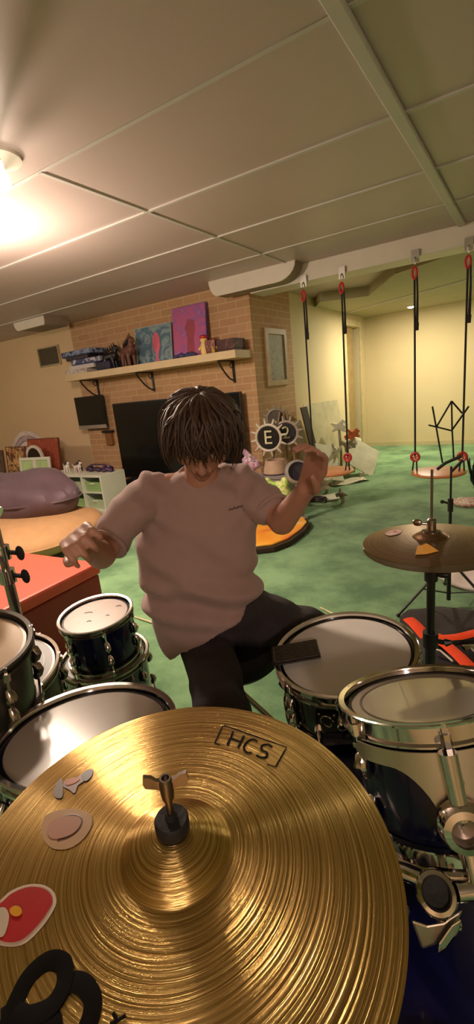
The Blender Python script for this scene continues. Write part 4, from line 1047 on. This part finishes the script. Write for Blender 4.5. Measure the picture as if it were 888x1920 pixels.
# chrome boom stand at the left edge
bp_ = dep(14, 1080, 1.32)
t = thing('boom_stand', 'chrome boom stand with black clamps at the left edge', 'cymbal stand', (bp_.x, bp_.y, 0))
zt = dep(0, 990, 1.32).z
MB().tube((0, 0, .1), (0, 0, bp_.z), .0145).build('lower_tube', M_CHROME2, t)
MB().tube((0, 0, bp_.z), (0, 0, zt + .06), .011).build('upper_tube', M_CHROME2, t)
for zz in (bp_.z, bp_.z + .07):
    MB().tube((0, 0, zz - .02), (0, 0, zz + .02), .023).tube((0, 0, zz), RH * .035, .008).ell(RH * .045 + ZZ * zz * 0, (.001, .001, .001), 6).build('clamp', M_CHROME, t)
    MB().path([RH * .02 + ZZ * zz, RH * .04 + ZZ * (zz - .004)], .007, 8).ell(RH * .05 + ZZ * (zz - .006), (.017, .009, .022), 12).build('wing_nut', M_RUBBER, t)
MB().path([ZZ * (zt + .04) - RH * .02, ZZ * (zt + .06), ZZ * (zt + .05) + RH * .02], .02, 12).build('tilter', M_CHROME2, t)
for k in range(3):
    a = k * 2 * PI / 3 + 2.2
    MB().tube((0, 0, .36), (.28 * math.cos(a), .28 * math.sin(a), .012), .009).ell((.28 * math.cos(a), .28 * math.sin(a), .012), (.015, .015, .012), 10).build('leg', M_CHROME2, t)

# ------------------------------------------------------------------ the big near cymbal
CC = V3((-.259, .233, .878)); CN = V3((.059, -.033, .998)).normalized()
CRR, CBR, CBH, CDR = .203, .051, .024, .018
cqs = nq(CN)
t = cy = thing('crash_cymbal', 'large gold lathed cymbal with stickers nearest the camera', 'cymbal', CC, q=cqs)
MB().lathe(cymbal_prof(CRR, CBR, CBH, CDR, 230, rip=.00008), 160, closed=True).build('plate', M_GOLD, t, sharp=60)
cyi = (Matrix.Translation(CC) @ cqs.to_matrix().to_4x4()).inverted()
def oncy(px, py, off=.0009):
    o = cyi @ CAM; d_ = (cyi.to_3x3() @ ray(px, py))
    z = .01
    for _ in range(6):
        s_ = (z - o.z) / d_.z; p = o + d_ * s_; z = cym_z(math.hypot(p.x, p.y), CRR, CBR, CBH, CDR)
    return V3((p.x, p.y, z + off))
M_INK = mat('black_print', '0c0907', .7, var=.1, spec=.15)
def stroke(pxs, wpx, m, nm, off=.0009, flat=.05):
    P = smooth_open([oncy(x, y, off) for x, y in pxs], 6)
    return MB().path(P, wpx * .00050, 8, flat=flat, up=(0, 0, 1)), P
def smooth_open(pts, sub=6):
    out = []
    for i in range(len(pts) - 1):
        p0 = pts[max(i - 1, 0)]; p1 = pts[i]; p2 = pts[i + 1]; p3 = pts[min(i + 2, len(pts) - 1)]
        for k in range(sub):
            f = k / sub
            out.append(.5 * ((2 * p1) + (p2 - p0) * f + (2 * p0 - 5 * p1 + 4 * p2 - p3) * f * f + (-p0 + 3 * p1 - 3 * p2 + p3) * f ** 3))
    out.append(pts[-1]); return out
def ink_lines(lines, w, smooth=True, flat=.12):
    b = MB()
    for L_ in lines:
        P = [oncy(x, y, .0009) for x, y in L_]
        P2 = []
        if smooth: P2 = smooth_open(P, 6)
        else:
            for i in range(len(P) - 1):
                for k in range(6): P2.append(P[i].lerp(P[i + 1], k / 6))
            P2.append(P[-1])
        b.path(P2, w, 8, flat=flat, up=(0, 0, 1))
    return b
# HCS in its open box
b = ink_lines([[(426, 1397), (437, 1372)], [(446, 1402), (457, 1380)], [(432, 1385), (451, 1392)]], .0013, False)
for L_ in ([(482, 1391), (474, 1387), (463, 1392), (457, 1402), (462, 1411), (472, 1412)], [(510, 1402), (502, 1397), (491, 1399), (491, 1407), (500, 1412), (499, 1420), (489, 1421), (480, 1417)]):
    b2 = ink_lines([L_], .0013); n0 = len(b.v); b.v += b2.v; b.f += [[i + n0 for i in f_] for f_ in b2.f]; b.mi += b2.mi
b2 = ink_lines([[(412, 1397), (402, 1394), (418, 1360), (537, 1402), (516, 1439), (500, 1434)]], .0008, False); n0 = len(b.v); b.v += b2.v; b.f += [[i + n0 for i in f_] for f_ in b2.f]; b.mi += b2.mi
tag(b.build('lettering', M_INK, cy), 'black HCS in an open box')
# large black script mark by the rim
b = ink_lines([[(14, 1925), (30, 1880), (55, 1832), (90, 1803), (118, 1808), (122, 1838), (108, 1872), (85, 1895), (50, 1908)], [(112, 1858), (135, 1842), (158, 1848), (173, 1872), (172, 1900), (162, 1930)], [(2, 1912), (25, 1900), (60, 1912), (98, 1915), (96, 1945)]], .0064, flat=.05)
tag(b.build('lettering', M_INK, cy), 'large black rounded printed mark')
b = ink_lines([[(212, 1900), (220, 1915)], [(206, 1922), (220, 1915), (236, 1905)]], .0012)
tag(b.build('lettering', M_INK, cy), 'small black printed tick')
def sticker(pxs, m, off, label=None, n=36, nm='sticker', sm=True):
    P = [oncy(x, y, off) for x, y in pxs]
    if sm: P = smooth_loop(P, n)
    c = sum(P, V3()) / len(P)
    rr = math.hypot(c.x, c.y); c.z = cym_z(rr, CRR, CBR, CBH, CDR) + off
    b = MB()
    R = []
    for f in (1.0, .66, .33, .03):
        ring = []
        for p in P:
            q_ = c.lerp(p, f); q_.z = cym_z(math.hypot(q_.x, q_.y), CRR, CBR, CBH, CDR) + off
            ring.append(q_)
        R.append(ring)
    b.rings([[V3((p.x, p.y, p.z - .0004)) for p in R[0]]] + R)
    o = b.build(nm, m, cy, sharp=25)
    if label: tag(o, label)
    return o
# plain red oval sticker with a white border
out = [(0, 1690), (20, 1672), (50, 1660), (80, 1660), (100, 1672), (106, 1692), (98, 1712), (80, 1738), (50, 1768), (20, 1776), (-10, 1768), (-30, 1740), (-20, 1705)]
ins = [(4, 1694), (24, 1677), (52, 1666), (78, 1667), (94, 1677), (99, 1692), (91, 1709), (75, 1732), (46, 1761), (20, 1769), (-6, 1761), (-22, 1738), (-14, 1708)]
sticker(out, mat('sticker_border', 'd8c4b0', .4), .0008, 'oval white-bordered sticker')
sticker(ins, mat('sticker_red', 'b01c22', .4), .0016, 'plain red sticker centre')
sticker([(-12, 1715), (8, 1704), (18, 1720), (12, 1750), (2, 1760), (-12, 1750)], mat('sticker_cream', 'c8b8a4', .4), .0022)
sticker([(20, 1708), (30, 1702), (40, 1706), (42, 1716), (32, 1722), (22, 1718)], mat('sticker_yellow', 'd99a1c', .4), .0028)
# faded pinkish round sticker
sticker([(78, 1560), (84, 1532), (110, 1520), (140, 1518), (168, 1526), (172, 1548), (155, 1575), (128, 1592), (100, 1592), (84, 1578)], mat('sticker_tan_border', 'bb946a', .4), .0008, 'faded round tan sticker')
sticker([(88, 1556), (100, 1540), (125, 1532), (148, 1534), (152, 1546), (138, 1564), (112, 1574), (94, 1572)], mat('sticker_faded_pink', 'b4826c', .4), .0016)
b = ink_lines([[(120, 1532), (140, 1530), (153, 1538), (148, 1556), (130, 1570), (108, 1577)]], .0013); b.build('sticker_line', mat('sticker_brown', '5c3a24', .4), cy)
# small grey and orange sticker
sticker([(100, 1485), (106, 1470), (115, 1460), (118, 1478), (116, 1496), (104, 1496)], mat('sticker_grey', '7c7270', .4), .0010)
sticker([(118, 1474), (126, 1462), (140, 1462), (155, 1452), (158, 1464), (146, 1474), (140, 1488), (130, 1482)], mat('sticker_lilac', '9a7e80', .4), .0010)
sticker([(122, 1468), (136, 1460), (150, 1462), (140, 1470), (126, 1474)], mat('sticker_orange', 'b8643a', .4), .0016)
sticker([(152, 1456), (162, 1446), (174, 1444), (172, 1456), (160, 1466)], mat('sticker_slate', '5a5660', .4), .0012)

# its stand
t = thing('cymbal_stand', 'stand with a black felt and a wing nut through the gold cymbal', 'cymbal stand', (CC.x, CC.y, 0))
ctop = CC + CN * (CDR + CBH)
def cw(d_): return ctop + CN * d_ - V3((CC.x, CC.y, 0))
MB().tube((0, 0, .10), (0, 0, .60), .0145).build('lower_tube', M_CHROME, t)
MB().path([(0, 0, .60), (0, 0, .82), cw(-.045)], .0105, 12).build('upper_tube', M_CHROME, t)
Mx = basis(cw(0), V3((1, 0, -.059)).normalized(), CN.cross(V3((1, 0, -.059)).normalized()), CN)
MB().lathe([(.004, -.042), (.018, -.042), (.018, -.006), (.004, -.006)], 24, Mx, closed=True).build('lower_felt', M_RUBBER, t)
MB().lathe([(.0035, .0005), (.0145, .0005), (.0155, .002), (.0155, .012), (.0140, .0145), (.0035, .0145)], 32, Mx, closed=True).build('felt', M_RUBBER, t)
MB().lathe([(.001, .0), (.006, .0), (.0055, .016), (.0045, .021), (.001, .021)], 20, Mx).build('sleeve', M_RUBBER, t)
MB().tube(cw(-.04), cw(.058), .0034).build('threaded_rod', M_STEEL, t)
wx = (RH * 1.0 + FH * 0.05); wx = (wx - CN * wx.dot(CN)).normalized(); wy = CN.cross(wx)
b = MB()
c0 = cw(.052)
b.lathe([(.0035, -.014), (.0052, -.014), (.006, -.006), (.0062, .004), (.005, .009), (.0035, .009)], 20, basis(c0, wx, wy, CN), closed=True)
for s_ in (-1, 1):
    prf = [(0.003, -.004), (.010, -.001), (.018, .001), (.0195, .006), (.0185, .0135), (.012, .012), (.0085, .008), (.004, .007)]
    poly = [c0 + wx * (s_ * x) + CN * z - wy * .0018 for x, z in prf]
    if s_ < 0: poly = poly[::-1]
    b.prism(poly, wy * .0036)
b.build('wing_nut', M_STEEL, t, sharp=40)
for k in range(3):
    a = math.atan2(-.9, .43) + (0, 1.66, -1.66)[k]
    MB().tube((0, 0, .38), (.27 * math.cos(a), .27 * math.sin(a), .012), .009).ell((.27 * math.cos(a), .27 * math.sin(a), .012), (.015, .015, .012), 10).build('leg', M_CHROME2, t)

# ------------------------------------------------------------------ drummer
PD = 0.0
pel = dep(412, 1150, 1.50)
root = thing('person', 'drummer in a dusty pink t-shirt and charcoal trousers, head bowed, arms raised', 'person', (pel.x, pel.y, 0))
A = dict(
    pel=pel, waist=dep(392, 1085, 1.47), chest=dep(372, 985, 1.43), neckb=dep(378, 908, 1.375), neckt=dep(380, 862, 1.31),
    shR=dep(270, 918, 1.40), elR=dep(190, 1040, 1.24), wrR=dep(160, 1022, 1.06), haR=dep(142, 1004, .98),
    shL=dep(468, 905, 1.42), elL=dep(528, 978, 1.31), wrL=dep(573, 918, 1.17), haL=dep(590, 876, 1.12),
    hipR=dep(385, 1205, 1.50), knR=dep(415, 1332, 1.21), hipL=dep(455, 1155, 1.52), knL=dep(606, 1192, 1.62))
A['anR'] = V3((A['knR'].x + .0, A['knR'].y + .10, .10)); A['toR'] = A['anR'] + (-FH) * .17 - ZZ * .055
A['anL'] = V3((-.36, 1.42, .11)); A['toL'] = A['anL'] + (V3((HC.x, HC.y, 0)) - V3((-.55, 1.6, 0))).normalized() * .15 - ZZ * .06
# head frame
bow = math.radians(36)
BK = -FH
fh = (BK * math.cos(bow) - ZZ * math.sin(bow)); uh = (BK * math.sin(bow) + ZZ * math.cos(bow))
hr = RH.copy()
rollh = Quaternion(fh, -.10); uh = rollh @ uh; hr = rollh @ hr
HCn = dep(376, 812, 1.25)
HM = basis(HCn, hr, fh, uh)   # local: x image-right, y face forward, z crown
def hp3(x, y, z): return HM @ V3((x, y, z))
HM3 = HM.to_3x3()
b = MB()
b.ell(HCn, (.074, .092, .090), 26, HM3)
b.ell(hp3(0, .018, -.055), (.055, .062, .065), 20, HM3)
b.caps(hp3(0, .055, -.098), hp3(0, .035, -.095), .022, .03, 12)
b.caps(hp3(0, .086, -.01), hp3(0, .106, -.042), .009, .013, 10)
b.ell(hp3(.011, .095, -.046), (.009, .009, .007), 10, HM3); b.ell(hp3(-.011, .095, -.046), (.009, .009, .007), 10, HM3)
b.caps(hp3(-.035, .078, .012), hp3(.035, .078, .012), .013, .013, 10)
b.caps(hp3(-.018, .077, -.066), hp3(.018, .077, -.066), .009, .009, 10)
b.caps(hp3(-.015, .076, -.077), hp3(.015, .076, -.077), .009, .009, 10)
for s_ in (-1, 1):
    b.ell(hp3(s_ * .045, .055, -.035), (.022, .02, .024), 12, HM3)
    b.ell(hp3(s_ * .075, -.005, -.02), (.009, .02, .032), 12, HM3)
b.caps(A['neckb'], hp3(0, -.03, -.06), .052, .047, 16)
b.caps(A['neckb'] - ZZ * .03, A['chest'], .05, .09, 16)
b.caps(A['shR'].lerp(A['shL'], .22), A['shR'].lerp(A['shL'], .78), .045, .045, 14)
b.caps(A['chest'], A['waist'], .11, .10, 16); b.caps(A['waist'], A['pel'], .09, .085, 16)
b.caps(A['shR'] - ZZ * .01, A['elR'], .040, .038, 14); b.caps(A['elR'], A['wrR'], .040, .026, 14)
b.caps(A['shL'] - ZZ * .01, A['elL'], .040, .038, 14); b.caps(A['elL'], A['wrL'], .039, .025, 14)
b.caps(A['hipR'], A['knR'], .078, .056, 14); b.caps(A['knR'], A['anR'], .052, .034, 14)
b.caps(A['hipL'], A['knL'], .078, .056, 14); b.caps(A['knL'], A['anL'], .052, .034, 14)
def hand(b, wr, ctr, palm_n, side, curls, s=1.0, thumb_side=1):
    """palm block from the wrist with five bent fingers"""
    fw = (ctr - wr).normalized(); pn = (palm_n - fw * palm_n.dot(fw)).normalized(); sd = fw.cross(pn).normalized() * thumb_side
    pc = wr + fw * .045 * s
    for k in range(4):
        o_ = (k - 1.5) * .019 * s
        b.caps(wr + sd * o_ * .55, wr + fw * .085 * s - sd * 0 + sd * o_, .0145 * s, .0125 * s, 10)
    L_ = [.040, .045, .042, .033]
    for k in range(4):
        o_ = (1.5 - k) * .0195 * s
        p = wr + fw * .088 * s + sd * o_; d_ = fw.copy(); ax = fw.cross(pn).normalized()
        d_ = (fw + sd * (1.5 - k) * .06).normalized()
        for j, ln in enumerate((L_[k], L_[k] * .62, L_[k] * .5)):
            d_ = Quaternion(ax, curls[k] * (1.0 if j else .7)) @ d_
            e_ = p + d_ * ln * s
            b.caps(p, e_, (.0098 - .001 * j) * s, (.0090 - .001 * j) * s, 10); p = e_
    p = wr + fw * .022 * s + sd * .026 * s; d_ = (fw * .62 + sd * .62 + pn * .45).normalized()
    e_ = p + d_ * .036 * s; b.caps(wr + fw * .012 * s + sd * .014 * s, p, .014 * s, .014 * s, 10); b.caps(p, e_, .0135 * s, .011 * s, 10)
    d2 = (fw * .85 + sd * .05 + pn * .5).normalized(); f_ = e_ + d2 * .030 * s; b.caps(e_, f_, .0105 * s, .0095 * s, 10)
    d3 = (fw * .8 - sd * .3 + pn * .5).normalized(); b.caps(f_, f_ + d3 * .022 * s, .0095 * s, .008 * s, 10)
hand(b, A['wrR'], A['haR'], (-ZZ * .8 + RH * .5), 1, (.95, 1.05, 1.1, 1.15), 1.0, -1)
hand(b, A['wrL'], A['haL'], (-RH * .8 - FH * .4), 1, (.45, .6, .75, .85), 1.0, 1)
# shoes are own meshes, feet inside
b.caps(A['anR'], A['toR'], .036, .028, 12); b.caps(A['anL'], A['toL'], .036, .028, 12)
body = remesh(b, .0052, 5)
body.build('body', M_SKIN, root, world=True, sharp=0)
# eyes, brows, lips
for s_ in (-1, 1):
    MB().ell(hp3(s_ * .030, .0795, -.004), (.0125, .008, .0085), 14, HM3).build('eye', mat('eye_white', 'd8d0c8', .3), root, world=True)
    MB().path([hp3(s_ * .016, .0905, .016), hp3(s_ * .030, .091, .021), hp3(s_ * .045, .084, .017)], [.004, .0045, .002], 8).build('eyebrow', M_HAIR, root, world=True)
MB().path([hp3(-.022, .0845, -.070), hp3(-.01, .0885, -.069), hp3(0, .0895, -.0705), hp3(.01, .0885, -.069), hp3(.022, .0845, -.070)], [.002, .004, .0045, .004, .002], 8).build('mouth', mat('lips', '9a5a52', .5), root, world=True)

# t-shirt: lofted rings fused with sleeves, then folds
def ring(cx_, cy_, d_, hw_px, thick, rollx=0.0, n=28, fwd=0.0):
    c = dep(cx_, cy_, d_); hw_ = hw_px * d_ / F_PX
    xr = (RH * math.cos(rollx) - ZZ * math.sin(rollx)); out_ = []
    for j in range(n):
        a = 2 * PI * j / n; e_ = 2.4
        f = (abs(math.cos(a)) ** e_ + abs(math.sin(a)) ** e_) ** (-1 / e_)
        out_.append(c + xr * (hw_ * math.cos(a) * f) + (FH * 1.0) * (thick * math.sin(a) * f))
    return out_
b = MB()
b.rings([ring(376, 876, 1.40, 46, .062), ring(373, 890, 1.405, 74, .076), ring(370, 912, 1.41, 98, .092), ring(369, 938, 1.415, 108, .100), ring(370, 970, 1.42, 112, .105), ring(371, 1010, 1.43, 114, .115), ring(372, 1050, 1.44, 108, .115), ring(375, 1085, 1.45, 106, .115, .05), ring(381, 1120, 1.46, 105, .12, -.15), ring(388, 1148, 1.47, 102, .125, -.32), ring(394, 1168, 1.47, 98, .128, -.45)])
slR = A['shR'].lerp(A['elR'], .72); slL = A['shL'].lerp(A['elL'], .52)
b.caps(A['shR'] + RH * .03 + ZZ * .0, slR, .066, .060, 16)
b.caps(A['shL'] - RH * .03, slL, .066, .062, 16)
b.caps(A['shR'].lerp(A['neckb'], .55) - ZZ * .02, A['shR'] + RH * .02, .05, .06, 14); b.caps(A['shL'].lerp(A['neckb'], .55) - ZZ * .02, A['shL'] - RH * .02, .05, .06, 14)
waist_z = A['waist'].z
def folds(p, n):
    l = p - A['waist']; x = l.dot(RH); z = p.z
    lowr = math.exp(-((z - waist_z + .03) / .07) ** 2)
    f = .015 * lowr * math.sin(z * 80 + x * 14 + 2 * noise.noise(p * 7))
    f += .014 * noise.noise(V3((x * 7 + z * 9, z * 5, 3.3)) * 1.6) * 1.2
    # drag folds from the armpits
    for s_, sh in ((-1, A['shR']), (1, A['shL'])):
        r_ = (p - sh); dd_ = math.exp(-(r_.length / .14) ** 2)
        f += .005 * dd_ * math.sin((r_.dot(RH) * s_ * .8 - r_.z * .7) * 110)
    return f
sh = remesh(b, .0068, 9, folds)
sh.build('t_shirt', M_SHIRT, root, world=True, sharp=0)
# hem band, neck band, sleeve bands
def band(cx_, cy_, d_, hw_, th, rl, r_=.0035):
    P = ring(cx_, cy_, d_, hw_, th, rl, 40)
    return MB().path(P, r_, 8, closed=True, flat=1.6)
P = []
nb = dep(377, 884, 1.375)
for j in range(32):
    a = 2 * PI * j / 32
    P.append(nb + RH * (.068 * math.cos(a)) + FH * (.058 * math.sin(a) + .01) + ZZ * (.02 * math.sin(a) - .006))
MB().path(P, .007, 8, closed=True).build('neck_band', M_SHIRT, root, world=True)
for (c, d_, r_) in ((slR, (A['elR'] - A['shR']).normalized(), .0615), (slL, (A['elL'] - A['shL']).normalized(), .0635)):
    u_ = d_.cross(ZZ).normalized(); w_ = d_.cross(u_)
    c = c + d_ * .035
    MB().path([c + u_ * (r_ * .82 * math.cos(2 * PI * j / 28)) + w_ * (r_ * .82 * math.sin(2 * PI * j / 28)) for j in range(28)], .006, 8, closed=True).build('sleeve_hem', M_SHIRT, root, world=True)
# small dark print on the chest
c1 = dep(428, 957, 1.296); c2 = dep(456, 949, 1.302)
CHEST_PRINT = (c1, c2)
# trousers
b = MB()
b.caps(A['pel'] - RH * .05 - ZZ * .02, A['pel'] + RH * .055 - ZZ * .0, .104, .104, 18)
b.caps(A['hipR'], A['knR'], .088, .072, 16); b.caps(A['knR'], A['anR'] + ZZ * .02, .074, .062, 16)
b.caps(A['hipL'], A['knL'], .098, .076, 16); b.caps(A['knL'], A['anL'] + ZZ * .02, .072, .062, 16)
def pfold(p, n): return .008 * noise.noise(p * 14) + .007 * math.sin(p.z * 60 + noise.noise(p * 6) * 4) * .6
remesh(b, .0075, 6, pfold).build('trousers', M_PANTS, root, world=True, sharp=0)
for an, to in ((A['anR'], A['toR']), (A['anL'], A['toL'])):
    dr = (to - an); dr.z = 0; dr.normalize(); a0 = V3((an.x, an.y, .045)) - dr * .04
    b = MB().caps(a0, a0 + dr * .18, .042, .036, 14).caps(a0 + ZZ * .03, a0 + dr * .05 + ZZ * .03, .038, .03, 12)
    remesh(b, .008, 3).build('shoe', mat('shoe_canvas', '2a2a2e', .7), root, world=True)
# hair: cap plus hundreds of locks fused by overlap in one mesh
random.seed(11)
b = MB()
crown = Quaternion(hr, math.radians(14))
def hdir(th, ph):
    """th: angle from the whorl, ph: azimuth, 0 = face side"""
    v_ = V3((math.sin(th) * math.sin(ph), math.sin(th) * math.cos(ph), math.cos(th)))
    return v_
def hpt(th, ph, g):
    v_ = hdir(th, ph)
    v_ = V3((v_.x, v_.y * math.cos(.25) - v_.z * math.sin(.25), v_.y * math.sin(.25) + v_.z * math.cos(.25)))
    return hp3(v_.x * .088 * g, v_.y * .103 * g - .004, v_.z * .100 * g + .004)
R = []
for i in range(14):
    th = .05 + i * (1.62 / 13)
    R.append([hpt(th * (1 - .13 * max(0, math.cos(2 * PI * j / 36))), 2 * PI * j / 36, 1.0) for j in range(36)])
b.rings(R, True, True)
for k in range(620):
    ph = random.uniform(-PI, PI)
    front = math.cos(ph)
    th0 = random.uniform(.02, .8) if k > 150 else random.uniform(.02, .3)
    th1 = 1.75 + .35 * (1 - front) * .5 + random.uniform(-.22, .2)
    if front > .35: th1 = 1.42 + random.uniform(-.28, .22)
    if k % 9 == 0: th1 += .15
    g0 = random.uniform(1.0, 1.08); g1 = random.uniform(1.04, 1.34)
    sw = random.uniform(-.45, .45); P = []; rr = []
    n = 9
    for i in range(n):
        u = i / (n - 1); th = th0 + (th1 - th0) * u
        p = hpt(th, ph + sw * u * u + .05 * math.sin(u * 9 + k), g0 + (g1 - g0) * math.sin(u * PI * .62))
        p = p + ZZ * (-.022 * u * u * (1 if th > 1.2 else 0))
        P.append(p); rr.append(.0066 * (1 - .78 * u ** 2.2) * (0.75 if i == 0 else 1))
    b.path(P, rr, 5, flat=.55)
b.build('hair', M_HAIR, root, world=True, sharp=0)
# print sits on the shirt surface: find it by closest shirt vertex
mid = (c1 + c2) / 2
view = (mid - CAM).normalized()
best = min(((p, ((p - CAM) - view * (p - CAM).dot(view)).length) for p in sh.v if (p - CAM).dot(view) < 1.42), key=lambda t_: t_[1] * 1.0 + (t_[0] - CAM).dot(view) * .02)
dd_ = (best[0] - CAM).length
b = MB()
prev_x = 0
for k in range(7):
    x0 = 429 + k * 4
    q0 = CAM + ray(x0, 957 - k * 1.15).normalized() * (dd_ - .004); q1 = CAM + ray(x0 + 2.6, 953 - k * 1.15 + (k % 2) * 2).normalized() * (dd_ - .004)
    b.path([q0, q1], .0016, 6)
tag(b.build('chest_print', mat('dark_shirt_print', '4a3438', .7), root, world=True), 'tiny dark line of print')

# drum throne
t = thing('drum_throne', 'black round stool under the drummer', 'stool', (pel.x + .02, pel.y + .03, 0))
zs = pel.z - .115
MB().lathe([(.001, zs - .08), (.13, zs - .08), (.15, zs - .06), (.152, zs - .025), (.13, zs), (.001, zs + .004)], 36).build('seat', M_RUBBER, t)
MB().tube((0, 0, .12), (0, 0, zs - .075), .014).build('post', M_CHROME2, t)
for k in range(3):
    a = k * 2 * PI / 3 + 2.5
    MB().tube((0, 0, .30), (.25 * math.cos(a), .25 * math.sin(a), .012), .010).ell((.25 * math.cos(a), .25 * math.sin(a), .012), (.016, .016, .012), 10).build('leg', M_CHROME2, t)
# drumstick lying on the carpet at the left, and one behind the snare
q0 = pl(250, 1156, 2, .008); q1 = pl(285, 1167, 2, .008)
d_ = (q1 - q0).normalized()
tag(MB().path([q0, q0 + d_ * .02, q0 + d_ * .03, q0 + d_ * .12, q0 + d_ * .38, q0 + d_ * .40], [.004, .0055, .004, .0065, .0075, .005], 10).build('drumstick', mat('pale_stick_wood', 'd8c8a0', .5)), 'pale drumstick on the carpet beside the small blue tom', 'drumstick')
q0 = pl(600, 1139, 2, .010); q1 = pl(616, 1147, 2, .010); d_ = (q1 - q0).normalized()
tag(MB().path([q0, q0 + d_ * .02, q0 + d_ * .03, q0 + d_ * .12, q0 + d_ * .38, q0 + d_ * .40], [.004, .0055, .004, .0065, .0075, .005], 10).build('drumstick', mat('pale_stick_wood', 'd8c8a0', .5)), 'pale drumstick on the carpet, its tip showing behind the snare', 'drumstick')
